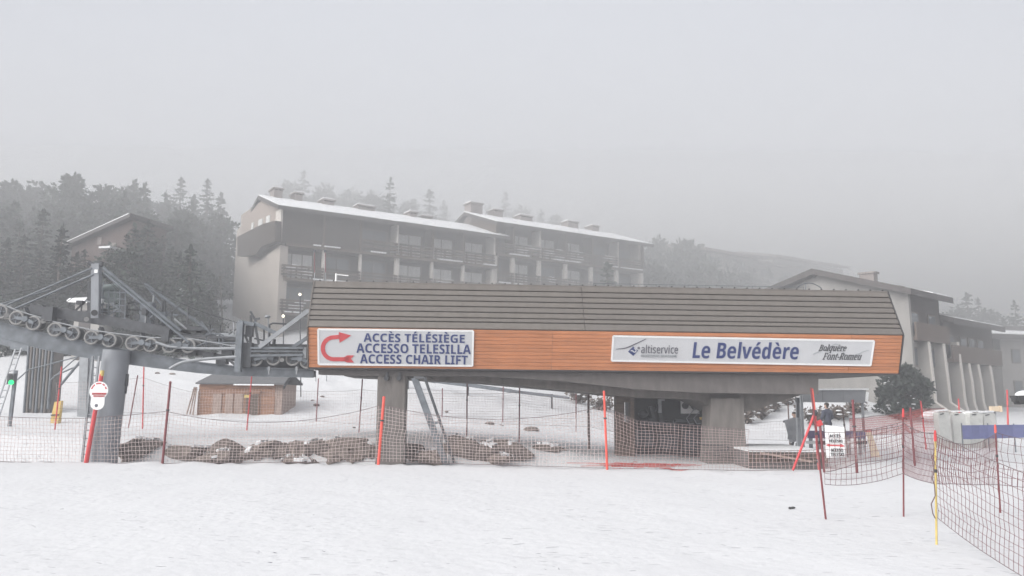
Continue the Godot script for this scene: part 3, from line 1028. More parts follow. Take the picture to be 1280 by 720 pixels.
	mb.tube(F.hit(135, 380, o - 0.7), F.hit(135, 397, o - 0.7), 0.06)
	mb.tube(F.hit(147, 380, o - 0.7), F.hit(147, 397, o - 0.7), 0.05)
	mb.tube(F.hit(128, 386, o - 0.7), F.hit(156, 387, o - 0.7), 0.03)
	put(mb, "hydraulic_unit", M.hydraulic, t)
	mb = MB.new()
	for k in 5: mb.beam(F.hit(128 + k * 7, 398, o - 0.45), F.hit(129 + k * 7, 362, o - 0.45), 0.02, 0.025)
	for k in 5: mb.beam(F.hit(127, 365 + k * 8, o - 0.45), F.hit(158, 366 + k * 8, o - 0.45), 0.02, 0.025)
	mb.beam(F.hit(128, 370, o - 0.44), F.hit(157, 393, o - 0.44), 0.02, 0.03)
	puts(mb, "cage", M.steel, t)
	mb = MB.new()
	mb.bx(F.hit(184, 392, o - 0.7), Vector3(0.36, 0.66, 0.3), F.basis())
	put(mb, "control_box", M.steel, t)
	mb = MB.new()
	for z in [Vector2(165, 404), Vector2(172, 396), Vector2(198, 408), Vector2(213, 405)]:
		mb.bx(F.hit(z.x, z.y, o - 0.6), Vector3(0.14, 0.14, 0.14), F.basis())
	mb.beam(F.hit(160, 387, o - 0.8), F.hit(205, 392, o - 0.8), 0.04, 0.05)
	mb.beam(F.hit(100, 394, o - 0.9), F.hit(112, 388, o - 0.9), 0.04, 0.05)
	mb.beam(F.hit(90, 392, o - 0.9), F.hit(112, 372, o - 0.9), 0.04, 0.05)
	puts(mb, "fitting", M.steel_dark, t)
	# dense small steelwork between mast and catwalk
	rng.seed = 404
	for k in 58:
		mb = MB.new()
		var px := rng.randf_range(100, 292)
		var top_y := 352.0 + 0.42 * maxf(px - 130.0, 0.0)
		var low_y := 394.0 + 0.24 * (px - 100.0)
		var py := rng.randf_range(maxf(top_y, 372.0), low_y)
		var dd := rng.randf_range(-0.9, -0.3)
		var a0 := F.hit(px, py, o + dd)
		var kind := rng.randi() % 4
		var e0 := F.ex * rng.randf_range(0.15, 0.5) + Vector3.UP * rng.randf_range(-0.12, 0.08)
		if kind == 1: e0 = Vector3.UP * rng.randf_range(0.2, 0.55)
		if kind == 2: e0 = F.ex * rng.randf_range(-0.4, 0.4) + Vector3.UP * rng.randf_range(0.2, 0.4)
		if kind == 3: mb.bx(a0, Vector3(rng.randf_range(0.08, 0.2), rng.randf_range(0.08, 0.2), 0.15), F.basis())
		else: mb.beam(a0, a0 + e0, 0.035, rng.randf_range(0.025, 0.06))
		put(mb, "small_steelwork", [M.steel, M.steel_dark, M.steel_dark, M.steel_light][rng.randi() % 4], t)
	for z in [[121, 334, 232, 432], [121, 336, 206, 410], [119, 338, -30, 374], [153, 357, 226, 412], [121, 332, 181, 356], [181, 356, 300, 404], [60, 389, 112, 353]]:
		mb = MB.new()
		var ca := F.hit(z[0], z[1], o - 0.45)
		var cb := F.hit(z[2], z[3], o - 0.45)
		var cp := []
		for k in 9:
			var u := k / 8.0
			cp.append(ca.lerp(cb, u) - Vector3(0, 0.12 * sin(PI * u), 0))
		mb.path(cp, 0.011, 5)
		put(mb, "wire", M.steel_dark, t)
	# the row of sheaves on the far side of the ramp
	for i in 11:
		var c2 := F.hit(ws[i].x + 9.0, ws[i].y + 1.5, o - 0.5)
		mb = MB.new()
		mb.tube(c2 - F.ez * 0.03, c2 + F.ez * 0.015, 0.165, 0.165, 20)
		var wh2 := put(mb, "wheel", M.steel_dark, t)
		mb = MB.new()
		mb.ring(c2, F.ez, 0.18, 0.03, 22, 6, 1.3)
		put(mb, "tyre", M.tyre, wh2)
	# catwalk with handrail
	mb = MB.new()
	mb.beam(F.hit(222, 412, o - 0.8), F.hit(257, 414, o - 0.8), 0.9, 0.06)
	mb.beam(F.hit(222, 419, o - 0.8), F.hit(300, 424, o - 0.8), 0.9, 0.06)
	mb.beam(F.hit(222, 409, o - 0.4), F.hit(254, 411.5, o - 0.4), 0.05, 0.1)
	puts(mb, "catwalk", M.steel_dark, t)
	mb = MB.new()
	mb.path([F.hit(258, 437, o - 0.4), F.hit(258, 418, o - 0.4), F.hit(274, 417.5, o - 0.4), F.hit(279, 419, o - 0.4), F.hit(279, 440, o - 0.4)], 0.025)
	mb.path([F.hit(274, 417, o - 0.4), F.hit(274, 432, o - 0.4)], 0.025)
	mb.path([F.hit(244, 434, o - 0.4), F.hit(258, 428, o - 0.4), F.hit(300, 429, o - 0.4)], 0.03)
	puts(mb, "handrail", M.steel, t)
	mb = MB.new()
	mb.ball(F.hit(281, 424, o - 1.6), Vector3(0.5, 0.2, 0.3), 16, 8)
	put(mb, "curved_cover", M.steel_light, t)
	mb = MB.new()
	for z in [Vector2(240, 441), Vector2(262, 444), Vector2(278, 452), Vector2(285, 441)]:
		mb.bx(F.hit(z.x, z.y, o - 0.2), Vector3(0.3, 0.16, 0.3), F.basis())
	mb.beam(F.hit(222, 436, o - 0.3), F.hit(300, 450, o - 0.3), 0.2, 0.14)
	mb.beam(F.hit(283, 447, o + 0.2), F.hit(296, 458, o + 0.2), 0.05, 0.07)
	puts(mb, "end_bracket", M.steel_dark, t)
	# strong upright and the lever gear before the station
	mb = MB.new()
	mb.beam(F.hit(297.5, 465, o + 0.2), F.hit(301, 402, o + 0.2), 0.18, 0.18)
	put(mb, "upright", M.steel, t)
	mb = MB.new()
	mb.beam(F.hit(299, 402, o + 0.15), F.hit(318, 406, o + 0.15), 0.12, 0.11)
	mb.beam(F.hit(318, 404, o + 0.1), F.hit(346, 417, o + 0.1), 0.1, 0.11)
	puts(mb, "top_arm", M.steel, t)
	mb = MB.new()
	mb.bx(F.hit(309, 444, o), Vector3(0.3, 0.72, 0.3), F.basis())
	mb.bx(F.hit(312, 414, o), Vector3(0.2, 0.32, 0.2), F.basis())
	mb.beam(F.hit(313, 389, o + 0.1), F.hit(320, 402, o + 0.1), 0.05, 0.06)
	mb.beam(F.hit(318, 402, o + 0.1), F.hit(324, 433, o + 0.1), 0.06, 0.06)
	mb.beam(F.hit(314, 394, o), F.hit(313, 430, o), 0.05, 0.07)
	mb.beam(F.hit(306, 418, o + 0.1), F.hit(310, 428, o + 0.1), 0.05, 0.06)
	mb.beam(F.hit(320, 399, o + 0.1), F.hit(325, 398, o + 0.1), 0.04, 0.05)
	puts(mb, "lever_gear", M.steel_dark, t)
	mb = MB.new()
	mb.path([F.hit(330, 411, o), F.hit(330, 426, o), F.hit(318, 423, o)], 0.025)
	mb.path([F.hit(337, 432, o - 0.3), F.hit(337, 406, o - 0.3), F.hit(341, 404, o - 0.3), F.hit(358, 405, o - 0.3)], 0.028)
	mb.tube(F.hit(342, 432, o), F.hit(343, 424, o), 0.05)
	puts(mb, "bent_pipe", M.steel_dark, t)
	mb = MB.new()
	mb.tube(F.hit(335.5, 432, o - 0.5), F.hit(335.5, 397, o - 0.5), 0.02)
	mb.ball(F.hit(334.5, 396, o - 0.5), Vector3(0.09, 0.05, 0.09))
	put(mb, "work_lamp", M.steel_light, t)
	mb = MB.new()
	mb.beam(F.hit(324, 434, o + 0.2), F.hit(386, 388, o + 0.2), 0.08, 0.12)
	put(mb, "diagonal_beam", M.steel_light, t)
	mb = MB.new()
	mb.beam(F.hit(366, 434, o), F.hit(386, 421, o), 0.08, 0.1)
	mb.beam(F.hit(377, 430, o), F.hit(377, 424, o), 0.04, 0.04)
	put(mb, "diagonal_beam", M.steel, t)
	mb = MB.new()
	mb.beam(F.hit(313, 435, o + 0.15), F.hit(379, 435, o + 0.15), 0.1, 0.06)
	mb.beam(F.hit(314, 439, o + 0.1), F.hit(379, 439.5, o + 0.1), 0.1, 0.05)
	mb.beam(F.hit(313, 444.5, o + 0.16), F.hit(379, 443.5, o + 0.16), 0.06, 0.07)
	puts(mb, "frame_rail", M.steel, t)
	mb = MB.new()
	mb.beam(F.hit(381, 434, o + 0.1), F.hit(381, 448, o + 0.1), 0.08, 0.1)
	for z in [336.5, 371]:
		mb.tube(F.hit(z, 458, o + 0.2), F.hit(z, 468, o + 0.2), 0.03)
		mb.bx(F.hit(z, 461, o + 0.2), Vector3(0.07, 0.1, 0.1), F.basis())
	puts(mb, "support_foot", M.steel_light, t)
	mb = MB.new()
	mb.tube(F.hit(352.5, 450, o), F.hit(352.5, 450, o + 0.15), 0.06, 0.06, 12)
	puts(mb, "pivot_pin", M.tyre, t)
	mb = MB.new()
	F.slab(mb, F.s(305, 450, o - 0.6), F.s(392, 450, o - 0.6), F.h(350, 461, o - 0.6), F.h(350, 430, o - 0.6), o - 0.7, o - 0.6)
	put(mb, "back_plate", M.steel_dark, t)

func apartment_block() -> void:
	var a := at(350, 430, 60)
	var b := at(617, 430, 70)
	a.y = 0.0
	b.y = 0.0
	var F := Fr.new(self, a, b - a)
	var L1 := F.s(618.0)
	var L2 := F.s(803.0)
	var back := at(288, 430, 68.2)
	back.y = 0
	var E := Fr.new(self, a, a - back)   # gable end: origin at the front corner, outward to the left
	var dw := (a - back).length()
	var y0 := 1.5
	var cols := [350.0, 404.0, 450.0, 496.0, 540.0, 579.0, 617.0]
	var cols2 := [619.0, 641.0, 674.0, 707.0, 739.0, 771.0, 802.0]
	for blk in 2:
		var s0 := 0.0 if blk == 0 else L1 + 0.01
		var s1 := L1 if blk == 0 else L2
		var up := 0.0 if blk == 0 else 1.2
		var slabs := [8.1 + up, 10.75 + up, 13.4 + up]
		var eave := 16.05 + up
		var base := F.at((s0 + s1) / 2, 0, -4)
		base.y = ground(base.x, base.z)
		var t := thing("apartment_block", base, ["foggy apartment block with cream end wall behind the left of the station roof", "fainter stepped-up apartment block behind the middle of the station roof"][blk], "building", "", F.basis())
		var mb := MB.new()
		# rear volume; the facade wall stands 1.3 m behind the balconies
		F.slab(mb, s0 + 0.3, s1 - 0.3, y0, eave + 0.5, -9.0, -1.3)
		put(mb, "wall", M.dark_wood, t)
		# cross walls at the ends
		mb = MB.new()
		if blk == 0:
			var q := []
			for z in [Vector2(0, y0), Vector2(0, eave), Vector2(-dw / 2, eave + 1.7), Vector2(-dw, eave), Vector2(-dw, y0)]: q.append(E.at(z.x, z.y, 0.0))
			mb.prism(q, -E.ez * 0.3)
		else:
			var q := []
			for z in [Vector2(0, y0), Vector2(0, eave), Vector2(-5.0, eave + 1.7), Vector2(-10, eave), Vector2(-10, y0)]: q.append(F.at(s0, z.y, z.x))
			mb.prism(q, F.ex * 0.3)
		put(mb, "end_wall", M.cream if blk == 0 else M.mid_wood, t)
		mb = MB.new()
		var q2 := []
		for z in [Vector2(0, y0), Vector2(0, eave), Vector2(-5.0, eave + 1.7), Vector2(-10, eave), Vector2(-10, y0)]: q2.append(F.at(s1 - 0.3, z.y, z.x))
		mb.prism(q2, F.ex * 0.3)
		put(mb, "end_wall", M.cream, t)
		if blk == 0:
			mb = MB.new()   # thicker lower wall beside the corner
			var se := E.s(313, 400)
			var q := []
			for z in [Vector2(-0.01, y0), Vector2(-0.01, 13.2), Vector2(se, 12.2), Vector2(se, y0)]: q.append(E.at(z.x, z.y, 0.0))
			mb.prism(q, E.ez * 0.35)
			put(mb, "wall_slab", M.cream, t)
			mb = MB.new()   # dark gable boarding
			q = []
			for z in [Vector2(-0.3, 13.7), Vector2(-0.3, eave - 0.1), Vector2(-dw / 2, eave + 1.6), Vector2(E.s(302, 280), eave + 1.2), Vector2(E.s(303, 290), 14.6)]: q.append(E.at(z.x, z.y, 0.002))
			mb.prism(q, E.ez * 0.08)
			put(mb, "gable_boarding", M.gable, t)
			for z in [[334.5, 339.0], [325.0, 330.0], [316.5, 319.0]]:
				mb = MB.new()
				E.slab(mb, E.s(z[0], 275), E.s(z[1], 275), 14.3, 16.1, 0.08, 0.14)
				put(mb, "window", M.curtain, t)
			mb = MB.new()   # boxed balcony round the corner
			q = []
			for z in [Vector2(352, 277), Vector2(336, 281), Vector2(304, 297), Vector2(304, 321), Vector2(327, 320), Vector2(335, 309), Vector2(352, 303)]: q.append(E.hit(z.x, z.y, 0.5))
			mb.prism(q, E.ez * 0.5)
			put(mb, "corner_balcony", M.dark_wood, t)
		# floor slabs with a snow lip
		for y in slabs:
			mb = MB.new()
			F.slab(mb, s0, s1, y - 0.22, y, -1.3, 0.35)
			put(mb, "floor_slab", M.mid_wood, t)
			mb = MB.new()
			var s := s0 + 0.1
			while s < s1 - 0.5:
				var w := rng.randf_range(0.5, 2.6)
				if rng.randf() < 0.7: F.slab(mb, s, minf(s + w, s1 - 0.1), y - 0.02, y + 0.08, 0.33, 0.48)
				s += w + rng.randf_range(0.1, 0.6)
			puts(mb, "snow_lip", M.snow_cap, t)
		# bays
		var cs: Array = cols if blk == 0 else cols2
		for i in cs.size():
			for lv in 2:
				if blk == 0 and i == 0: continue
				mb = MB.new()
				var sc := F.s(cs[i], 340)
				var wd := 0.36 if (i % 3 == 0 or blk == 1) else 0.2
				F.slab(mb, sc - wd / 2, sc + wd / 2, slabs[lv], slabs[lv + 1] - 0.22, -0.25, 0.05)
				put(mb, "column", M.column_white, t)
			mb = MB.new()
			F.slab(mb, F.s(cs[i], 300) - 0.08, F.s(cs[i], 300) + 0.08, slabs[2], eave, -1.2, 0.2)
			put(mb, "partition", M.mid_wood if (i * 7 + blk) % 3 else M.column_white, t)
		for i in cs.size() - 1:
			for lv in 3:
				var b0 := F.s(cs[i], 330) + 0.25
				var b1 := F.s(cs[i + 1], 330) - 0.25
				var y: float = slabs[lv]
				var closed := blk == 0 and lv == 2 and i < 2
				if closed:   # boarded front on the top floor at the left
					mb = MB.new()
					F.slab(mb, b0 - 0.25, b1 + 0.25, y, eave, -0.2, 0.1)
					put(mb, "boarding", M.dark_wood, t)
					continue
				# window: two panes in a frame on the facade wall
				var lit := (blk == 0 and i >= 4 and lv > 0) or (blk == 0 and i == 3 and lv == 1) or (blk == 1 and i in [1, 3] and lv > 0) or (blk == 1 and rng.randf() < 0.55) or (blk == 0 and lv == 2 and i == 3)
				var half := i == 0 and blk == 0
				mb = MB.new()
				var wy0 := y + (0.0 if lv == 1 else 0.1)
				F.slab(mb, b0 + 0.1, b1 - 0.1, wy0, y + 2.2, -1.3, -1.22)
				var win := put(mb, "window", M.window_frame, t)
				var k := 3 if half else 2
				for p in k:
					mb = MB.new()
					var w := (b1 - b0 - 0.36) / k
					F.slab(mb, b0 + 0.18 + p * w, b0 + 0.1 + (p + 1) * w, wy0 + 0.12, y + 2.1, -1.225, -1.20)
					put(mb, "pane", M.curtain if lit or (half and lv == 1) else M.glass, win)
				# railing: posts and three boards
				mb = MB.new()
				for p in 4:
					var ps := lerpf(b0, b1, p / 3.0)
					F.slab(mb, ps - 0.05, ps + 0.05, y, y + 1.0, 0.18, 0.26)
				var rl := put(mb, "railing", M.mid_wood, t)
				for p in 4:
					mb = MB.new()
					F.slab(mb, b0 - 0.2, b1 + 0.2, y + 0.14 + p * 0.23, y + 0.29 + p * 0.23, 0.26, 0.31)
					put(mb, "slat", M.mid_wood if (i + p) % 2 else M.dark_wood, rl)
				if rng.randf() < 0.6:
					mb = MB.new()
					for p in 4:
						if rng.randf() < 0.7:
							var sa := lerpf(b0, b1, rng.randf_range(0.0, 0.6))
							F.slab(mb, sa, sa + rng.randf_range(0.5, 1.3), y + 0.292 + p * 0.23, y + 0.34 + p * 0.23, 0.24, 0.32)
					puts(mb, "snow_lip", M.snow_cap, rl)
		# roof: two slopes, a snow blanket, chimneys
		var r0 := s0 - (0.9 if blk == 0 else 0.5)
		var r1 := s1 + 0.9
		var dp := 10.2
		for side in 2:
			mb = MB.new()
			var oe := 1.0 if side == 0 else -dp - 1.0
			var om := -dp / 2
			var ye := eave - 0.30
			var yr := eave + 1.75
			mb.hexa([F.at(r0, ye, oe), F.at(r1, ye, oe), F.at(r1, yr, om), F.at(r0, yr, om), F.at(r0, ye + 0.3, oe), F.at(r1, ye + 0.3, oe), F.at(r1, yr + 0.3, om), F.at(r0, yr + 0.3, om)])
			var rf := put(mb, "roof", M.roof_dark, t)
			mb = MB.new()
			var n := 24
			for k in n:   # blanket with an uneven edge
				var u0 := lerpf(r0 + 0.05, r1 - 0.05, float(k) / n)
				var u1 := lerpf(r0 + 0.05, r1 - 0.05, (k + 1.0) / n)
				var e0 := 0.06 + 0.07 * noise.get_noise_1d(u0 * 9.0 + blk * 100)
				var e1 := 0.06 + 0.07 * noise.get_noise_1d(u1 * 9.0 + blk * 100)
				var oo := oe - 0.06 if side == 0 else oe + 0.06
				mb.hexa([F.at(u0, ye + 0.31, oo), F.at(u1, ye + 0.31, oo), F.at(u1, yr + 0.31, om), F.at(u0, yr + 0.31, om), F.at(u0, ye + 0.31 + e0, oo), F.at(u1, ye + 0.31 + e1, oo), F.at(u1, yr + 0.4, om), F.at(u0, yr + 0.4, om)])
			put(mb, "snow_blanket", M.snow_cap, rf)
		var ch := [[334, 10, 1.8], [370, 9, 1.6], [408, 14, 1.3], [455, 22, 1.2], [514, 10, 1.3], [531, 14, 1.0]] if blk == 0 else [[567, 18, 2.1], [593, 9, 1.9], [620, 14, 1.6], [655, 20, 1.4], [713, 18, 1.6], [741, 12, 1.5]]
		for c in ch:
			mb = MB.new()
			var sc := F.s(c[0], 270, -5.1)
			if sc < s0: sc = s0 + 0.6
			var w: float = c[1] * 0.07 / 2
			F.slab(mb, sc - w, sc + w, eave + 1.0, eave + 1.35 + c[2] * 0.7, -5.9, -4.6)
			F.slab(mb, sc - w - 0.12, sc + w + 0.12, eave + 1.35 + c[2] * 0.7 + 0.1, eave + 1.45 + c[2] * 0.7 + 0.1, -6.0, -4.5)
			for p in 3: F.slab(mb, sc - w + p * w * 0.9, sc - w + p * w * 0.9 + 0.12, eave + 1.35 + c[2] * 0.7 - 0.01, eave + 1.45 + c[2] * 0.7 + 0.11, -5.85, -4.65)
			var cm := put(mb, "chimney", M.chimney, t)
			mb = MB.new()
			F.slab(mb, sc - w, sc + w, eave + 1.56 + c[2] * 0.7, eave + 1.69 + c[2] * 0.7, -5.9, -4.6)
			put(mb, "snow_cap", M.snow_cap, cm)

func right_building() -> void:
	var a := at(1143, 480, 50.0)
	var b := a + Vector3(6.5, 0, -5.7)
	a.y = 0; b.y = 0
	var F := Fr.new(self, a, b - a)
	var s1 := F.s(1188)
	var s2 := F.s(1252)
	for blk in 2:
		var q0 := 0.0 if blk == 0 else s1 + 0.02
		var q1 := s1 if blk == 0 else s2
		var eave := 8.7 if blk == 0 else 7.35
		var fin_top := 5.9 if blk == 0 else 4.75
		var base := F.at((q0 + q1) / 2, 0, -5)
		base.y = ground(base.x, base.z)
		var t := thing("apartment_block", base, ["grey chalet block with flared end wall and chimney right of the station", "lower dark-roofed wing with grey fins beyond the flared chalet block"][blk], "building", "", F.basis())
		var mb := MB.new()
		F.slab(mb, q0 + 0.31, q1, -0.6, fin_top - 0.31, -11.0, -1.41)
		F.slab(mb, q0 + 0.31, q1, fin_top - 0.3, eave + 0.25, -10.5, -0.4)
		put(mb, "wall", M.dark_wood, t)
		mb = MB.new()
		F.slab(mb, q0 + 0.31, q1, -0.6, fin_top - 0.32, -1.4, -0.5)
		put(mb, "wall", M.grey_wall, t)
		mb = MB.new()
		F.slab(mb, q0 + 0.32, q1 - 0.1, fin_top - 0.3, fin_top - 0.05, -0.39, 0.2)
		F.slab(mb, q0 + 0.32, q1 - 0.1, fin_top - 0.045, fin_top + 0.85, 0.08, 0.2)
		puts(mb, "balcony", M.mid_wood, t)
		if blk == 0:
			mb = MB.new()
			var q := []
			for z in [Vector2(0.3, -0.6), Vector2(0.3, 0), Vector2(0, 0)]: pass
			var prof := [Vector2(0.9, 0.0), Vector2(0.3, 1.6), Vector2(0.05, 2.6), Vector2(-0.05, 8.0), Vector2(-0.05, 8.75), Vector2(-6.0, 10.4), Vector2(-12, 8.75), Vector2(-12, -0.6), Vector2(0.9, -0.6)]
			for z in prof: q.append(F.at(0, z.y, z.x))
			mb.prism(q, F.ex * 0.3)
			put(mb, "end_wall", M.end_wall, t)
		# fins: tall buttress walls with a flared foot
		var fins := [[1166.5, 5.9], [1185, 5.95]] if blk == 0 else [[1203.5, 5.85], [1215, 4.8], [1226.5, 4.75], [1241, 4.8]]
		for f in fins:
			var s := F.s(f[0], 480, 0.3)
			var flare: float = 2.0 if f[0] < 1190 else 0.4
			mb = MB.new()
			var q := []
			for z in [Vector2(flare, -0.6), Vector2(flare, 0.85), Vector2(0.3 + flare * 0.35, 1.25), Vector2(0.32, 1.75), Vector2(0.26, 3.2), Vector2(0.1, f[1]), Vector2(-1.0, f[1]), Vector2(-1.0, -0.6)]: q.append(F.at(s, z.y, z.x))
			mb.prism(q, F.ex * 0.28)
			var fin := put(mb, "buttress", M.grey_wall, t)
			mb = MB.new()
			for z in 5:
				var pa: Vector3 = q[z] + F.ex * 0.14
				var pb: Vector3 = q[z + 1] + F.ex * 0.14
				if z == 0: continue
				mb.beam(pa + F.ez * 0.02, pb + F.ez * 0.02, 0.34, 0.06, F.ez)
			put(mb, "edge_band", M.column_white, fin)
		# windows between the fins
		for k in 2 if blk == 0 else 4:
			var sa := F.s([1146, 1168, 1186, 1204][k], 450) + 0.3 if blk == 0 else F.s([1190, 1206, 1217, 1228][k], 450) + 0.3
			for y in [1.9, 4.0]:
				if y > fin_top - 1.5: continue
				mb = MB.new()
				F.slab(mb, sa, sa + 1.0, y, y + 1.25, -0.5, -0.44)
				var w := put(mb, "window", M.window_frame, t)
				mb = MB.new()
				F.slab(mb, sa + 0.08, sa + 0.92, y + 0.1, y + 1.15, -0.445, -0.42)
				put(mb, "pane", M.glass, w)
			mb = MB.new()
			F.slab(mb, sa, sa + 1.2, fin_top + 0.1, fin_top + 1.6, -0.4, -0.34)
			var w2 := put(mb, "window", M.window_frame, t)
			mb = MB.new()
			F.slab(mb, sa + 0.1, sa + 1.1, fin_top + 0.2, fin_top + 1.5, -0.345, -0.32)
			put(mb, "pane", M.glass, w2)
		# roof
		var r0 := q0 - (0.8 if blk == 0 else 0.0)
		var r1 := q1 + 0.25
		for side in 2:
			mb = MB.new()
			var oe := 0.45 if side == 0 else -13.0
			var ye := eave - 0.35
			var yr := eave + 1.65
			mb.hexa([F.at(r0, ye, oe), F.at(r1, ye, oe), F.at(r1, yr, -6), F.at(r0, yr, -6), F.at(r0, ye + 0.4, oe), F.at(r1, ye + 0.4, oe), F.at(r1, yr + 0.4, -6), F.at(r0, yr + 0.4, -6)])
			var rf := put(mb, "roof", M.roof_dark, t)
			if side == 0:
				mb = MB.new()
				var ls := [[0.55, 0.66], [0.7, 0.95]] if blk == 0 else [[0.05, 0.3], [0.4, 0.98]]
				for z in ls:
					var u0 := lerpf(r0, r1, z[0])
					var u1 := lerpf(r0, r1, z[1])
					mb.hexa([F.at(u0, ye + 0.41, oe - 0.1), F.at(u1, ye + 0.41, oe - 0.1), F.at(u1, ye + 0.9, oe - 1.8), F.at(u0, ye + 0.9, oe - 1.8), F.at(u0, ye + 0.5, oe - 0.1), F.at(u1, ye + 0.5, oe - 0.1), F.at(u1, ye + 0.98, oe - 1.8), F.at(u0, ye + 0.98, oe - 1.8)])
				puts(mb, "snow_patch", M.snow_cap, rf)
		if blk == 0:
			for c in [[1089.5, 0.6, 0.75], [1120, 0.8, 0.15]]:
				mb = MB.new()
				var sc := F.s(c[0], 350, -4.0)
				F.slab(mb, sc - c[1] * 0.5, sc + c[1] * 0.5, eave + 0.6, eave + 1.2 + c[2], -4.7, -3.7)
				F.slab(mb, sc - c[1] * 0.5 - 0.08, sc + c[1] * 0.5 + 0.08, eave + 1.2 + c[2], eave + 1.32 + c[2], -4.8, -3.6)
				put(mb, "chimney", M.chimney, t)
	# grey house closing the view at the far right
	var hb := at(1254, 480, 66)
	hb.y = 0
	var hf := Fr.new(self, hb, at(1330, 480, 67.5) * Vector3(1, 0, 1) - hb)
	var base := hf.at(3, 0, -4)
	base.y = ground(base.x, base.z)
	var t := thing("grey_house", base, "plain grey house with snowy roof edge at the right frame edge", "building", "", hf.basis())
	var mb := MB.new()
	hf.slab(mb, 0, 14, -1, 7.3, -8, 0)
	put(mb, "wall", M.grey_wall, t)
	mb = MB.new()
	mb.hexa([hf.at(-3, 6.9, 1.0), hf.at(15, 6.9, 1.0), hf.at(15, 8.2, -4), hf.at(-3, 8.2, -4), hf.at(-3, 7.3, 1.0), hf.at(15, 7.3, 1.0), hf.at(15, 8.6, -4), hf.at(-3, 8.6, -4)])
	mb.hexa([hf.at(-3, 8.2, -4.002), hf.at(15, 8.2, -4.002), hf.at(15, 6.9, -9), hf.at(-3, 6.9, -9), hf.at(-3, 8.6, -4.002), hf.at(15, 8.6, -4.002), hf.at(15, 7.3, -9), hf.at(-3, 7.3, -9)])
	var rf := put(mb, "roof", M.roof_dark, t)
	mb = MB.new()
	mb.hexa([hf.at(-2, 7.31, 0.9), hf.at(15, 7.31, 0.9), hf.at(15, 7.8, -1), hf.at(-2, 7.8, -1), hf.at(-2, 7.4, 0.9), hf.at(15, 7.4, 0.9), hf.at(15, 7.85, -1), hf.at(-2, 7.85, -1)])
	puts(mb, "snow_patch", M.snow_cap, rf)
	for z in [[1266, 2.4], [1266, 5.0], [1290, 2.4]]:
		mb = MB.new()
		var s := hf.s(z[0], 470)
		hf.slab(mb, s, s + 0.9, z[1], z[1] + 1.2, 0, 0.05)
		var w := put(mb, "window", M.window_frame, t)
		mb = MB.new()
		hf.slab(mb, s + 0.08, s + 0.82, z[1] + 0.08, z[1] + 1.12, 0.045, 0.07)
		put(mb, "pane", M.glass, w)

func simple_block(called: String, label: String, p0: Vector2, d0: float, p1: Vector2, d1: float, storeys: int, deep: float, wall: Material, roof: Material, steps := 1) -> void:
	# p0, p1: eave ends; the long side faces the viewer
	var a := at(p0.x, p0.y, d0)
	var b := at(p1.x, p1.y, d1)
	var ab := Vector3(b.x, 0, b.z) - Vector3(a.x, 0, a.z)
	var F := Fr.new(self, Vector3(a.x, 0, a.z), ab)
	var L := ab.length()
	var base := F.at(L / 2, 0, -deep / 2)
	base.y = ground(base.x, base.z)
	var t := thing(called, base, label, "building", "", F.basis())
	for k in steps:
		var s0 := L * k / steps
		var s1 := L * (k + 1.0) / steps - 0.02
		var e := lerpf(a.y, b.y, (k + 0.5) / steps)
		var low := minf(base.y - 3, e - storeys * 2.8)
		var mb := MB.new()
		F.slab(mb, s0, s1, low, e, -deep, 0)
		put(mb, "wall", wall, t)
		mb = MB.new()
		mb.hexa([F.at(s0 - 0.4, e, 0.9), F.at(s1 + 0.4, e, 0.9), F.at(s1 + 0.4, e + 1.4, -deep / 2), F.at(s0 - 0.4, e + 1.4, -deep / 2), F.at(s0 - 0.4, e + 0.35, 0.9), F.at(s1 + 0.4, e + 0.35, 0.9), F.at(s1 + 0.4, e + 1.75, -deep / 2), F.at(s0 - 0.4, e + 1.75, -deep / 2)])
		mb.hexa([F.at(s0 - 0.4, e + 1.4, -deep / 2 - 0.003), F.at(s1 + 0.4, e + 1.4, -deep / 2 - 0.003), F.at(s1 + 0.4, e, -deep - 0.9), F.at(s0 - 0.4, e, -deep - 0.9), F.at(s0 - 0.4, e + 1.75, -deep / 2 - 0.003), F.at(s1 + 0.4, e + 1.75, -deep / 2 - 0.003), F.at(s1 + 0.4, e + 0.35, -deep - 0.9), F.at(s0 - 0.4, e + 0.35, -deep - 0.9)])
		put(mb, "roof", roof, t)
		for lv in storeys:
			mb = MB.new()
			F.slab(mb, s0 + 0.05, s1 - 0.05, e - 2.75 * (lv + 1) - 0.1, e - 2.75 * (lv + 1) + 0.9, 0.0, 0.9)
			puts(mb, "balcony", wall, t)
			var n := int((s1 - s0) / 3.6)
			for i in n:
				mb = MB.new()
				var s := s0 + (i + 0.25) * (s1 - s0) / n
				F.slab(mb, s, s + 1.9, e - 2.75 * lv - 2.2, e - 2.75 * lv - 0.5, 0.0, 0.06)
				put(mb, "window", M.glass, t)

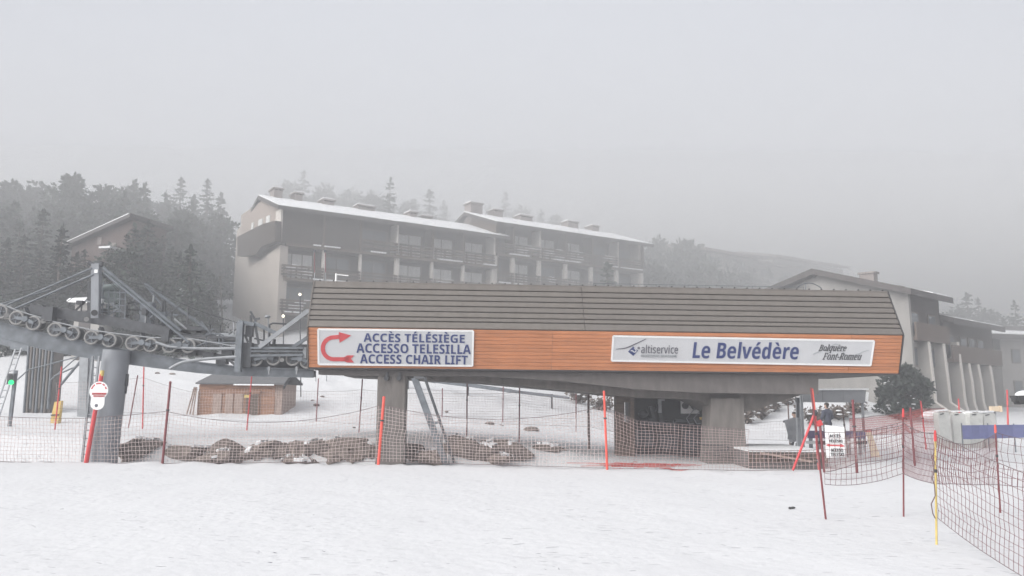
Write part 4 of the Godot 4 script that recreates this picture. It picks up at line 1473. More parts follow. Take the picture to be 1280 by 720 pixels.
func far_buildings() -> void:
	simple_block("apartment_block", "barely visible long apartment block in fog, lower of the two on the hill", Vector2(878, 312), 97, Vector2(1000, 341), 109, 3, 11, M.grey_wall, M.chimney, 2)
	simple_block("apartment_block", "faintest apartment block high in the fog above the chalet roof", Vector2(966, 318), 108, Vector2(1054, 341), 117, 3, 11, M.grey_wall, M.chimney, 1)
	# brown chalet among the trees on the left
	var a := at(87, 345, 57)
	var b := at(164, 345, 55.5)
	var F := Fr.new(self, Vector3(a.x, 0, a.z), Vector3(b.x - a.x, 0, b.z - a.z))
	var L := F.s(164, 300)
	var base := F.at(L / 2, 0, -4)
	base.y = ground(base.x, base.z)
	var t := thing("chalet", base, "reddish brown chalet with one sloping roof among dark trees at left", "house", "", F.basis())
	var h0 := F.h(88, 309)
	var h1 := F.h(163, 275)
	var mb := MB.new()
	var q := []
	for z in [Vector2(0, base.y - 3), Vector2(0, h0), Vector2(L, h1), Vector2(L, base.y - 3)]: q.append(F.at(z.x, z.y, 0))
	mb.prism(q, -F.ez * 3.5)
	put(mb, "wall", M.house, t)
	mb = MB.new()
	q = []
	var sl := (h1 - h0) / L
	for z in [Vector2(-0.5, h0 - 0.5 * sl + 0.03), Vector2(L + 0.2, h1 + 0.2 * sl + 0.03), Vector2(L + 0.2, h1 + 0.2 * sl + 0.3), Vector2(-0.5, h0 - 0.5 * sl + 0.3)]: q.append(F.at(z.x, z.y, 0.5))
	mb.prism(q, -F.ez * 4.5)
	var rf := put(mb, "roof", M.roof_dark, t)
	mb = MB.new()
	q = []
	for z in [Vector2(-0.45, h0 - 0.45 * sl + 0.31), Vector2(L, h1 + 0.31), Vector2(L, h1 + 0.39), Vector2(-0.45, h0 - 0.45 * sl + 0.37)]: q.append(F.at(z.x, z.y, 0.47))
	mb.prism(q, -F.ez * 4.3)
	put(mb, "snow_blanket", M.snow_cap, rf)
	for z in [[122.5, 127.5, 297, 306], [138, 146, 304, 311]]:
		mb = MB.new()
		F.slab(mb, F.s(z[0], 300), F.s(z[1], 300), F.h(z[0], z[3]), F.h(z[0], z[2]), 0, 0.06)
		put(mb, "window", M.chimney, t)
	mb = MB.new()
	F.slab(mb, F.s(137, 310), F.s(151, 310), F.h(140, 313.5), F.h(140, 311), 0, 1.0)
	puts(mb, "balcony", M.snow_cap, t)
	# small hut with a snowy roof behind the lift mast
	var c := at(108, 394, 50)
	c.y = ground(c.x, c.z) - 0.3
	F = Fr.new(self, Vector3(c.x, c.y, c.z), Vector3(1, 0, 0.25))
	t = thing("lift_hut", c, "small grey hut with pale snowy roof half hidden behind the lift mast", "hut", "", F.basis())
	var ht := F.h(108, 378)
	mb = MB.new()
	F.slab(mb, -0.9, 1.0, -1, ht, -2.4, 0)
	put(mb, "wall", M.grey_wall, t)
	mb = MB.new()
	F.slab(mb, -0.5, 0.35, 0.2, ht - 0.5, 0, 0.04)
	put(mb, "door", M.roof_dark, t)
	mb = MB.new()
	mb.hexa([F.at(-1.2, ht, 0.4), F.at(1.3, ht - 0.15, 0.4), F.at(1.3, ht + 0.35, -2.7), F.at(-1.2, ht + 0.5, -2.7), F.at(-1.2, ht + 0.12, 0.4), F.at(1.3, ht - 0.03, 0.4), F.at(1.3, ht + 0.47, -2.7), F.at(-1.2, ht + 0.62, -2.7)])
	rf = put(mb, "roof", M.sign_frame, t)
	mb = MB.new()
	mb.hexa([F.at(-1.2, ht + 0.122, 0.4), F.at(1.3, ht - 0.028, 0.4), F.at(1.3, ht + 0.472, -2.7), F.at(-1.2, ht + 0.622, -2.7), F.at(-1.1, ht + 0.26, 0.3), F.at(1.2, ht + 0.11, 0.3), F.at(1.2, ht + 0.61, -2.6), F.at(-1.1, ht + 0.76, -2.6)])
	put(mb, "snow_blanket", M.snow_cap, rf)

# ---- trees: every crown is many small needle sprays round real branches
func spray(mb: MB, p: Vector3, d: Vector3, size: float) -> void:
	var s := d.cross(Vector3(rng.randf_range(-1, 1), rng.randf_range(-1, 1), rng.randf_range(-1, 1)))
	if s.length() < 0.05: s = Vector3(1, 0, 0)
	s = s.normalized() * size * rng.randf_range(0.25, 0.42)
	var tip := p + d * size
	var m := p + d * size * 0.45
	mb.tri(p, m + s, tip)
	mb.tri(p, tip, m - s + Vector3(0, -0.08 * size, 0))

func spruce_mesh(h: float, r: float, sd: int, thin := 0.0) -> Array:
	rng.seed = sd
	var mb := MB.new()
	var tk := MB.new()
	tk.tube(Vector3(0, -0.6, 0), Vector3(0, h * 0.96, 0), h * 0.022 + 0.05, 0.02, 7)
	var y := h * 0.06
	var k := 0
	while y < h * 0.985:
		var f := y / h
		var len := r * pow(1.0 - f, 0.85) * rng.randf_range(0.72, 1.15) + 0.12
		var n := int(5 + 3 * (1.0 - f))
		for i in n:
			if rng.randf() < thin: continue
			var a := TAU * i / n + k * 1.3 + rng.randfn(0, 0.2)
			var l := len * rng.randf_range(0.7, 1.12)
			var d := Vector3(cos(a), -0.12 - 0.35 * (1.0 - f) + rng.randfn(0, 0.08), sin(a)).normalized()
			var p := Vector3(0, y + rng.randfn(0, 0.08), 0)
			tk.tube(p, p + d * l * 0.8, 0.03, 0.01, 4, false)
			var st := int(2 + l / 0.26)
			for j in st:
				var u := (j + 0.6) / st
				var q := p + d * l * u + Vector3(0, 0.14 * l * u * u, 0)
				for w in 3:
					var dd := (d + Vector3(rng.randfn(0, 0.6), rng.randfn(-0.1, 0.35), rng.randfn(0, 0.6))).normalized()
					spray(mb, q, dd, rng.randf_range(0.32, 0.62) * (0.55 + 0.45 * (1.0 - f)))
		y += h * rng.randf_range(0.028, 0.05)
		k += 1
	for j in 10: spray(mb, Vector3(0, h * rng.randf_range(0.9, 0.98), 0), Vector3(rng.randfn(0, 0.3), 1, rng.randfn(0, 0.3)).normalized(), 0.5)
	return [mesh_of(mb), mesh_of(tk)]

func pine_mesh(h: float, r: float, sd: int, clumps := 46, low := 0.15) -> Array:   # mountain pine: uneven, clumpy crown with gaps
	rng.seed = sd
	var mb := MB.new()
	var tk := MB.new()
	var lean := Vector3(rng.randfn(0, 0.25), h * 0.9, rng.randfn(0, 0.25))
	tk.tube(Vector3(0, -0.6, 0), lean * 0.5, h * 0.024 + 0.06, h * 0.016 + 0.03, 7)
	tk.tube(lean * 0.5, lean, h * 0.016 + 0.03, 0.03, 7)
	for c in clumps:
		var f := low + (1.0 - low) * pow((c + 0.5) / clumps, 0.85)
		var a := c * 2.4 + rng.randfn(0, 0.4)
		var prof := sin(PI * pow(clampf((f - low * 0.6) / (1.05 - low * 0.6), 0, 1), 0.75))
		var rr := r * (0.25 + 0.85 * prof) * rng.randf_range(0.35, 1.1)
		if f > 0.9: rr *= 0.5
		var cen := lean * f + Vector3(cos(a) * rr, rng.randfn(0.1, 0.2), sin(a) * rr)
		var root := lean * (f - 0.08)
		tk.tube(root, cen, 0.05, 0.015, 4, false)
		var cr := r * rng.randf_range(0.2, 0.4)
		for j in 60:
			var d := Vector3(rng.randfn(0, 1), rng.randfn(0.15, 0.8), rng.randfn(0, 1)).normalized()
			spray(mb, cen + d * cr * rng.randf_range(0.15, 0.8) * Vector3(1, 0.7, 1), d, rng.randf_range(0.22, 0.42) * (0.6 + h * 0.05))
	return [mesh_of(mb), mesh_of(tk)]

var tree_kinds := []

func tree(kind: int, px: float, py_top: float, depth: float, label: String, group := "", category := "tree", m := -1, called := "") -> Node3D:
	var k: Array = tree_kinds[kind]
	var top := at(px, py_top, depth)
	var b := g(top.x, top.z)
	var s: float = clampf((top.y - b.y) / k[2], 0.25, 2.4)
	var turn := fmod(px * 1.7 + depth, TAU)
	var t := thing(called if called else k[3], b, label, category, group, Basis(Vector3.UP, turn).scaled(Vector3(s * clampf(1.3 - 0.3 * s, 0.75, 1.15), s, s * clampf(1.3 - 0.3 * s, 0.75, 1.15))))
	for i in 2:
		var o := MeshInstance3D.new()
		o.name = ["crown", "trunk"][i]
		o.mesh = k[i]
		o.material_override = (M["needle%d" % (m if m >= 0 else posmod(int(px), 3))]) if i == 0 else M.bark
		t.add_child(o, true)
	return t

func forest() -> void:
	for z in [[11.0, 2.5, 31, 0.0], [12.0, 2.1, 32, 0.1], [9.0, 2.3, 33, 0.0], [13.0, 3.0, 34, 0.15]]:
		var m := spruce_mesh(z[0], z[1], z[2], z[3])
		tree_kinds.append([m[0], m[1], z[0], "spruce_tree"])
	for z in [[9.0, 2.6, 41, 46, 0.12], [11.0, 2.4, 42, 52, 0.25], [8.0, 2.9, 43, 44, 0.05], [10.0, 2.2, 44, 40, 0.35]]:
		var m := pine_mesh(z[0], z[1], z[2], z[3], z[4])
		tree_kinds.append([m[0], m[1], z[0], "pine_tree"])
	var bm := pine_mesh(3.0, 1.45, 51, 90, 0.02)
	tree_kinds.append([bm[0], bm[1], 3.0, "pine_tree"])
	# the skyline of the left wood
	for z in [[5, 10, 219, 84, "flat-topped dark pine breaking the skyline at the left frame edge"],
			[7, 37, 219, 86, "short flat pine second from the left on the forest skyline"],
			[5, 86, 210, 80, "tallest broad pine rising above the left forest skyline"],
			[0, 64, 232, 90, "pale slim spruce between two pines on the left skyline"],
			[4, 106, 244, 78, "low bushy pine on the shoulder of the tallest broad pine"],
			[4, 129, 228, 82, "rounded pine first of the cluster above the chalet roof"],
			[1, 143, 233, 84, "narrow spruce squeezed inside the cluster above the chalet roof"],
			[4, 155, 232, 83, "rounded middle pine of the cluster above the chalet roof"],
			[0, 168, 224, 85, "pointed highest spruce of the cluster above the chalet roof"],
			[2, 181, 230, 84, "last spruce at right of the cluster above the chalet roof"],
			[3, 227, 222, 94, "lone pale pointed spruce in fog midway along the left skyline"],
			[1, 208, 238, 90, "low pale spruce in the dip of the left skyline"],
			[3, 260, 224, 95, "pale pointed spruce in fog left of the cream end wall"],
			[0, 243, 243, 92, "small faint spruce between two pointed ones in fog"],
			[2, 277, 243, 95, "short faint spruce just left of the block roof ridge"]]:
		tree(z[0], z[1], z[2], z[3] * 0.87, z[4], "trees on the left skyline")
	for z in [[1, 170, 280, 53.5, "dark spruce covering the right end of the brown chalet"], [0, 186, 276, 55, "second dark spruce right of the brown chalet"], [4, 158, 308, 52.5, "dark pine before the right half of the brown chalet"], [2, 96, 316, 53, "low dark spruce at the left foot of the brown chalet"], [6, 118, 326, 53, "bushy pine below the brown chalet windows"], [1, 76, 288, 54, "dark spruce left of the brown chalet roof"], [0, 138, 315, 53, "dark spruce under the white chalet window"], [3, 106, 312, 52.5, "slim dark spruce before the left half of the brown chalet"], [1, 160, 290, 54, "dark spruce touching the ridge end of the brown chalet"], [5, 176, 268, 57, "broad dark pine behind the right end of the brown chalet"], [2, 150, 318, 52, "low dark spruce at the right foot of the brown chalet"]]:
		tree(z[0], z[1], z[2], z[3], z[4], "trees round the brown chalet")
	rng.seed = 90
	# depth of the wood behind and below
	var spots := []
	for row in 5:
		var d: float = [54.0, 58.0, 63.0, 69.0, 77.0][row]
		var px := -40.0 + row * 9
		while px < 300.0:
			spots.append(Vector3(px + rng.randfn(0, 4), d + rng.randfn(0, 1.5), row))
			px += rng.randf_range(19, 30)
	var fill := -30.0
	while fill < 292.0:
		spots.append(Vector3(fill, 71 + rng.randfn(0, 4), 3))
		spots.append(Vector3(fill + 6, 80 + rng.randfn(0, 3), 4))
		fill += rng.randf_range(11, 17)
	for sp in spots:
		var row := int(sp.z)
		if sp.x > 252 and row < 3: continue
		if sp.x > 276: continue
		if sp.x > 84 and sp.x < 168 and row < 2: continue
		var lift: float = [300.0, 288.0, 272.0, 256.0, 248.0][row] + rng.randfn(0, 9)
		if sp.x > 190: lift += 12
		if sp.x > 245: lift += [22.0, 24.0, 12.0, 6.0, 2.0][row]
		tree(rng.randi() % (4 if row < 2 else 8), sp.x, lift, sp.y, "dark conifer inside the dense foggy wood on the left slope", "conifers massed in the left wood")
	# young trees and brush between the wood and the lift
	rng.seed = 91
	for i in 26:
		var px := rng.randf_range(-10, 286)
		var d := rng.randf_range(51, 56)
		if px > 80 and px < 132: continue
		tree([4, 6, 2, 0][rng.randi() % 4], px, rng.randf_range(334, 366) + (16 if px > 200 else 0), d, "low dark young conifer at the foot of the left wood", "young conifers at the foot of the wood", "tree", -1, "young_conifer")
	for z in [[150, 326, 60, "bushy dark pine right behind the lift hydraulic unit"], [176, 318, 61, "bushy dark pine above the lift control box"], [200, 316, 60, "tallest bushy dark pine right of the chalet"], [225, 322, 61, "bushy dark pine above the small street lamp"], [252, 324, 60, "bushy dark pine midway between street lamp and cream wall"], [212, 350, 56, "low bushy pine left of the small street lamp"], [242, 352, 56, "low bushy pine right of the small street lamp"]]:
		tree(int(z[0]) % 2 * 2 + 4, z[0], z[1], z[2], z[3], "pines behind the lift ramp")
	# behind the apartment blocks, almost lost in the fog
	for z in [[3, 380, 212, 100, "tall ghostly spruce in fog above the left block chimneys"], [5, 362, 222, 102, "ghostly pine in fog left of the tall ghostly spruce"], [7, 402, 222, 102, "ghostly pine in fog right of the tall ghostly spruce"],
			[6, 440, 232, 104, "wide faint pine left of the dark spruce above the snowy roof"], [1, 488, 222, 88, "darkest spruce standing above the snowy roof of the left block"], [6, 466, 236, 98, "broad faint pine against the left side of the dark spruce"],
			[0, 537, 236, 98, "pointed grey spruce right of the darkest spruce above the roof"], [4, 512, 248, 104, "low grey pine between the two spruces above the roof"], [2, 555, 252, 110, "small faint spruce beside the stepped gable"],
			[3, 632, 240, 112, "very faint tall tree above the second block roof"], [7, 650, 250, 114, "very faint pine right of the tall one over the second block"], [0, 676, 262, 114, "faint spruce over the middle of the second roof"],
			[5, 700, 262, 116, "faint round pine above the second roof chimneys"], [2, 612, 256, 112, "faint small spruce left of the very faint tall tree"], [4, 345, 236, 108, "faint bushy pine above the roof ridge of the left block"], [6, 420, 240, 108, "faint low pine behind the left block chimneys"]]:
		tree(z[0], z[1], z[2], z[3], z[4], "trees lost in fog behind the blocks")
	# right of the blocks
	for z in [[4, 822, 294, 97, "round grey pine at the right end of the second block"], [5, 852, 289, 94, "tall clumpy grey pine right of the second block"], [6, 840, 312, 92, "low dark pine under the tall clumpy grey pine"],
			[7, 872, 300, 98, "grey pine on the right shoulder of the tall clumpy pine"], [4, 893, 314, 100, "faint pine in front of the foggy hillside block"], [6, 915, 322, 100, "lower faint pine below the foggy hillside block"],
			[4, 940, 332, 102, "faint bush-like pine above the station roof"], [2, 962, 336, 104, "faint small conifer left of the chalet gable"], [6, 808, 318, 90, "dark pine touching the end of the second roof"], [5, 862, 330, 88, "dark pine just above the station roof at centre right"],
			[4, 900, 342, 92, "low pine along the station roof right of centre"], [0, 832, 300, 104, "hazy spruce behind the round grey pine"], [6, 884, 318, 90, "dark low pine between the clumpy pine and the hillside block"], [5, 925, 336, 94, "hazy pine right of the dark low pine"], [4, 980, 344, 100, "hazy pine just left of the chalet roof"], [6, 828, 330, 86, "dark pine low beside the second block"], [1, 908, 330, 104, "hazy spruce before the far hillside block"]]:
		tree(z[0], z[1], z[2], z[3], z[4], "pines right of the blocks")
	# far right
	for z in [[0, 1208, 365, 88, "pointed spruce above the dark wing roof at right"], [3, 1222, 372, 90, "second spruce right of the pointed one above the wing roof"], [4, 1236, 384, 88, "broad pine sloping down toward the right edge"], [6, 1196, 378, 92, "pine half hidden behind the chalet roof end"],
			[1, 1268, 376, 84, "slim spruce near the right frame edge above the grey house"], [5, 1250, 396, 90, "low pine in the dip near the right edge"], [2, 1284, 392, 86, "spruce cut by the right frame edge"]]:
		tree(z[0], z[1], z[2], z[3], z[4], "trees above the right wing")
	# fir in front of the second block
	tree(0, 759, 327, 66, "small bare-looking fir before the second block above the station roof", "", "tree", 2)
	# big bush-like pine beside the right building
	var t := tree(8, 1122, 460, 45, "bushy dark green pine with snow flecks by the grey flared wall", "", "tree", 1)
	rng.seed = 77
	var mb := MB.new()
	for i in 46:
		var a := rng.randf() * TAU
		var h := rng.randf_range(0.5, 2.6)
		var r := rng.randf_range(0.8, 1.5) * (1.1 - 0.25 * h)
		mb.ball(t.position + Vector3(cos(a) * r, h, sin(a) * r), Vector3(rng.randf_range(0.04, 0.13), 0.03, rng.randf_range(0.04, 0.1)), 7, 4)
	tag(put(mb, "snow_flecks", M.snow_cap, t), "", "", "", "stuff")
	shrubs()

func shrub(px: float, depth: float, w: float, h: float, sd: int, label: String, group: String, m: Material) -> void:
	rng.seed = sd
	var b := on_ground(px, depth)
	var t := thing("shrub", b, label, "shrub", group)
	var mb := MB.new()
	var st := MB.new()
	for i in 26:
		var a := rng.randf() * TAU
		var d := Vector3(cos(a) * w * rng.randf(), h * rng.randf_range(0.5, 1.0), sin(a) * w * rng.randf())
		st.tube(b, b + d, 0.018, 0.006, 4, false)
		for j in 16:
			var dd := Vector3(rng.randfn(0, 1), rng.randfn(0.3, 0.8), rng.randfn(0, 1)).normalized()
			spray(mb, b + d * rng.randf_range(0.35, 1.05) + dd * 0.08, dd, rng.randf_range(0.1, 0.24))
	put(mb, "twigs", m, t)
	put(st, "stem", M.bark, t)
	mb = MB.new()
	for i in 7:
		var a := rng.randf() * TAU
		mb.ball(b + Vector3(cos(a) * w * 0.6, h * rng.randf_range(0.3, 0.85), sin(a) * w * 0.6), Vector3(rng.randf_range(0.06, 0.2), 0.05, 0.12), 8, 4)
	puts(mb, "snow_clump", M.snow_cap, t)

func shrubs() -> void:
	var n := 0
	for z in [[934, 44, 0.7, 0.9, "brown shrub in snow beside the right concrete pillar"], [952, 45, 0.9, 1.1, "brown shrub left of the black lamp under the station"], [968, 46, 0.9, 0.8, "low brown shrub below the hanging black lamp"], [984, 47, 0.6, 0.6, "tiny shrub left of the gate post under the station"],
			[1018, 43, 0.9, 1.0, "brown shrub behind the red tripod poles"], [1048, 44, 0.9, 0.7, "brown shrub behind the person in dark jacket"], [1072, 45, 0.7, 0.7, "brown shrub by the right gate post"]]:
		shrub(z[0], z[1], z[2], z[3], 300 + n, z[4], "shrubs behind the loading area", M.twig)
		n += 1
	for z in [[648, 48, 0.5, 0.4, "small brown tuft on the snow slope under the station"], [722, 46, 1.0, 0.9, "dark brown bush on the slope left of the cabin door post"], [752, 45, 0.9, 0.7, "low dark bush beside the cabin door post"], [600, 50, 0.6, 0.3, "flat brown tuft near the grey guard rail"]]:
		shrub(z[0], z[1], z[2], z[3], 330 + n, z[4], "tufts on the slope behind the station", M.twig)
		n += 1
	for z in [[232, 58, 1.2, 1.2, "snow-dusted shrub left of the small street lamp"], [262, 60, 1.6, 1.3, "snow-dusted shrub right of the small street lamp"], [274, 56, 1.2, 0.9, "low shrub on the snow beside the cream end wall"], [252, 55, 1.3, 0.8, "low dark shrub under the snow-dusted ones by the lamp"], [66, 56, 1.4, 1.2, "snow-dusted shrub behind the left stay of the mast"], [20, 58, 1.4, 0.8, "snow-dusted shrub at the left edge above the ramp"], [160, 54, 1.3, 1.0, "shrub behind the hydraulic unit of the lift"], [128, 53, 1.2, 1.0, "shrub between the mast and the small grey hut"]]:
		shrub(z[0], z[1], z[2], z[3], 360 + n, z[4], "shrubs on the slope behind the lift", M.needle2)
		n += 1

func rocks() -> void:
	var list := [[174, 561, 27, 12, "flat split boulder nearest the lift pylon"], [160, 556, 12, 6, "small slab tucked behind the flat split boulder by the pylon"], [236, 566, 27, 13, "long low boulder right of the dark red pole"], [224, 555, 10, 5, "small stone on top of the long low boulder by the red pole"],
		[286, 562, 26, 16, "tall humped boulder left of the hut pole"], [270, 572, 20, 8, "low boulder at the foot of the tall humped one"], [326, 563, 22, 13, "squarish boulder under the right end of the wooden hut"], [352, 564, 15, 12, "small cracked boulder with a snow groove left of it"], [376, 563, 18, 11, "rounded boulder in the middle of the rock row"],
		[372, 577, 22, 6, "sunken stone at the front of the rock row"], [403, 560, 22, 12, "pointed boulder at the crest of the rock row"], [432, 562, 22, 13, "broad boulder two places left of the concrete column"], [458, 564, 17, 12, "boulder touching the left side of the concrete column"],
		[516, 567, 15, 13, "dark boulder against the right side of the concrete column"], [541, 571, 16, 9, "low stone between the legs of the steel ladder"], [583, 562, 23, 14, "humped boulder right of the steel ladder"], [608, 566, 20, 12, "boulder left of the biggest slab under the station"], [634, 562, 24, 14, "biggest sloping slab under the station"], [652, 568, 18, 8, "flat stone in front of the biggest slab"], [682, 560, 16, 6, "last thin stone at the right end of the rock row"], [620, 574, 14, 6, "small stone sunk in snow before the biggest slab"]]
	var i := 0
	for z in list:
		rng.seed = 500 + i
		var d := 24.25 + (0.5 if z[3] < 9 and z[1] < 564 else 0.0) - (0.55 if z[1] > 569 else 0.0)
		var c := at(z[0], z[1], d)
		var sx: float = z[2] * d / 1000.0 * 1.26 * rng.randf_range(0.85, 1.15)
		var sy: float = z[3] * d / 1000.0 * 1.25 * rng.randf_range(0.78, 1.2)
		var b := Vector3(c.x, c.y - sy, c.z)
		var t := thing("boulder", b, z[4], "rock", "boulders along the snow bank")
		var nn := FastNoiseLite.new()
		nn.seed = 40 + i
		nn.frequency = 1.1
		var mb := MB.new()
		var cap := MB.new()
		var k := 30
		var j := 16
		var grid := []
		var planes := []
		for q in 13: planes.append([Vector3(rng.randfn(0, 1), rng.randfn(0.2, 0.8), rng.randfn(0, 1)).normalized(), rng.randf_range(0.55, 0.92)])
		var tilt := Basis(Vector3(0, 0, 1), rng.randfn(0, 0.13))
		for m in j + 1:
			var row := []
			for q in k:
				var a := TAU * q / k
				var e := -PI / 2 + PI * m / j
				var dir := Vector3(cos(e) * cos(a), sin(e), cos(e) * sin(a))
				var r := 1.0 + 0.75 * nn.get_noise_3dv(dir * 1.0) + 0.2 * nn.get_noise_3dv(dir * 3.0 + Vector3(7, 0, 0)) + 0.08 * nn.get_noise_3dv(dir * 8.0)
				var p := dir * r
				for pl in planes:
					var over: float = p.dot(pl[0]) - pl[1]
					if over > 0.0: p -= pl[0] * over * 0.9
				p.y = clampf(p.y, -0.9, 0.78 + 0.2 * nn.get_noise_2d(p.x * 2, p.z * 2))
				row.append(c + tilt * Vector3(p.x * sx, p.y * sy, p.z * sx * 0.65))
			grid.append(row)
		for m in j:
			for q in k:
				var A: Vector3 = grid[m][q]
				var B: Vector3 = grid[m][(q + 1) % k]
				var C: Vector3 = grid[m + 1][(q + 1) % k]
				var D: Vector3 = grid[m + 1][q]
				var out := (A + C) * 0.5 - c
				mb.quado(A, B, C, D, out)
				var nrm := (C - A).cross(D - B).normalized()
				if nrm.dot(out) < 0: nrm = -nrm
				var snowy := nrm.y + 0.6 * nn.get_noise_3dv((A + C) * 0.9)
				if snowy > 1.12 or (snowy > 0.8 and nn.get_noise_3dv(A * 0.5 + Vector3(30, 0, 0)) > 0.3):
					var h := Vector3.UP * 0.05 + nrm * 0.02
					cap.quado(A + h, B + h, C + h, D + h, out)
					cap.quado(A, B, B + h, A + h, A - c)
					cap.quado(D, C, C + h, D + h, C - c)
		put(mb, "stone", M["rock%d" % (i % 3)], t)
		if cap.v.size() > 0: tag(put(cap, "snow_cap", M.snow_cap, t), "", "", "", "stuff")
		i += 1
	# small dark tufts and stones on the snow slope
	var tufts := [[402, 482, 40, 0.12], [395, 493, 38, 0.16], [505, 498, 40, 0.14], [443, 533, 30, 0.07], [612, 521, 34, 0.22], [626, 520, 34, 0.14], [664, 526, 33, 0.35], [545, 474, 48, 0.3], [212, 445, 46, 0.2], [193, 452, 46, 0.15], [390, 486, 39, 0.1], [558, 507, 37, 0.1]]
	i = 0
	for z in tufts:
		var p := on_ground(z[0], z[2])
		var mb := MB.new()
		mb.ball(p + Vector3(0, 0.02, 0), Vector3(z[3], z[3] * 0.45, z[3] * 0.7), 9, 5)
		tag(put(mb, "stone", M["rock%d" % (i % 3)]), "small brown stone poking through the snow slope behind the station", "rock", "small stones on the slope")
		i += 1
	# little dark specks of dirt and a glove-sized lump in the foreground snow
	var lump := at(991, 627.5, 12.9)
	var gp := g(lump.x, lump.z)
	var mb2 := MB.new()
	mb2.ball(gp + Vector3(0, 0.02, 0), Vector3(0.04, 0.018, 0.025), 8, 5)
	mb2.ball(gp + Vector3(-0.05, 0.015, 0.01), Vector3(0.03, 0.02, 0.025), 8, 5)
	tag(put(mb2, "dark_lump", M.rubber), "small dark lump lying alone on the foreground snow", "debris")

func hut_and_left_things() -> void:
	# ---- wooden hut
	var c := at(247, 521, 36)
	c.y = ground(c.x, c.z) - 0.15
	var F := Fr.new(self, c, Vector3(1, 0, 0.04))
	var w := F.s(343.5, 500)
	var t := thing("wooden_hut", F.at(w / 2, 0, -1.1), "small wooden hut with grey roof under the lift ramp", "hut", "", F.basis())
	var he := F.h(290, 480)
	var hr := F.h(290, 467.5, -1.0)
	var mb := MB.new()
	F.slab(mb, 0.02, w - 0.02, -0.5, he, -2.2, -0.03)
	put(mb, "wall", M.hut_wood_b, t)
	var n := 9
	for i in n:
		mb = MB.new()
		F.slab(mb, 0, w, he * i / n + 0.006 - 0.02, he * (i + 1) / n - 0.006 - 0.02, -0.03, 0.02 + 0.006 * (i % 2))
		put(mb, "plank", M.hut_wood if i % 3 else M.hut_wood_b, t)
	for q in [[266.5, 277.5, 492, 517], [282, 292, 492, 519], [294, 304, 491, 519.5], [308, 324, 490, 520]]:
		mb = MB.new()
		F.slab(mb, F.s(q[0], 500), F.s(q[1], 500), F.h(280, q[3]), F.h(280, q[2]), 0.027, 0.06)
		put(mb, "door" if q[0] > 300 else "shutter", M.hut_board if q[0] < 300 else M.mid_wood, t)
	mb = MB.new()
	F.slab(mb, F.s(262, 500), F.s(326, 500), F.h(280, 492), F.h(280, 487.5), 0.03, 0.075)
	F.slab(mb, F.s(262, 500), F.s(288, 500), F.h(280, 518.2), F.h(280, 517), 0.03, 0.1)
	F.slab(mb, F.s(324, 500), F.s(325, 500), F.h(280, 521), F.h(280, 494), 0.03, 0.09)
	F.slab(mb, F.s(248, 500), F.s(249, 500), F.h(280, 521), F.h(280, 489), 0.03, 0.07)
	puts(mb, "trim_board", M.hut_wood_b, t)
	mb = MB.new()
	F.slab(mb, F.s(306, 500), F.s(312, 500), F.h(280, 497), F.h(280, 493.5), 0.06, 0.09)
	put(mb, "name_plate", M.pole_yellow, t)
	# light side boarding at the right
	for i in 3:
		mb = MB.new()
		F.slab(mb, w + i * 0.11, w + 0.105 + i * 0.11, -0.4, he, -2.0, 0.0)
		put(mb, "plank", M.hut_board, t)
	mb = MB.new()
	var r0 := F.s(245, 478, 0.2)
	var r1 := F.s(356, 478, 0.2)
	mb.hexa([F.at(r0, he - 0.02, 0.25), F.at(r1, he - 0.02, 0.25), F.at(r1 - 0.1, hr, -1.1), F.at(r0 + 0.32, hr, -1.1), F.at(r0, he + 0.05, 0.25), F.at(r1, he + 0.05, 0.25), F.at(r1 - 0.1, hr + 0.07, -1.1), F.at(r0 + 0.32, hr + 0.07, -1.1)])
	put(mb, "roof", M.hut_roof, t)
	mb = MB.new()
	mb.hexa([F.at(r0 + 0.32, hr, -1.102), F.at(r1 - 0.1, hr, -1.102), F.at(r1, he, -2.5), F.at(r0, he, -2.5), F.at(r0 + 0.32, hr + 0.07, -1.102), F.at(r1 - 0.1, hr + 0.07, -1.102), F.at(r1, he + 0.07, -2.5), F.at(r0, he + 0.07, -2.5)])
	put(mb, "roof", M.hut_roof, t)
	mb = MB.new()
	mb.beam(F.at(r1 - 0.12, hr + 0.04, -1.1), F.at(r1 + 0.02, he - 0.15, 0.35), 0.05, 0.12)
	put(mb, "barge_board", M.trim, t)
	mb = MB.new()
	F.slab(mb, F.s(295, 480), F.s(345, 480), he - 0.06, he + 0.0, 0.25, 0.29)
	F.slab(mb, r0 + 0.5, r0 + 1.4, hr + 0.07, hr + 0.13, -1.25, -0.95)
	puts(mb, "snow_strip", M.snow_cap, t)
	mb = MB.new()
	for k in 3: mb.beam(F.hit(246 - k * 1.5, 484, 0.1), F.hit(241 - k * 4, 519, 0.3), 0.04, 0.05)
	puts(mb, "leaning_board", M.hut_board, t)
	# ---- fluted foot of the neighbouring lift with its frame
	var o := 36.0
	var p0 := on_ground(54, o)
	t = thing("fluted_pylon", p0, "broad fluted grey concrete pylon foot at left behind the net", "pylon")
	var top := at(58, 428, o)
	mb = MB.new()
	mb.hexa([p0 + Vector3(-0.62, -0.5, 0.4), p0 + Vector3(0.5, -0.5, 0.4), p0 + Vector3(0.5, -0.5, -0.4), p0 + Vector3(-0.62, -0.5, -0.4), top + Vector3(-0.62, 0, 0.35), top + Vector3(0.62, 0, 0.35), top + Vector3(0.62, 0, -0.35), top + Vector3(-0.62, 0, -0.35)])
	put(mb, "core", M.concrete, t)
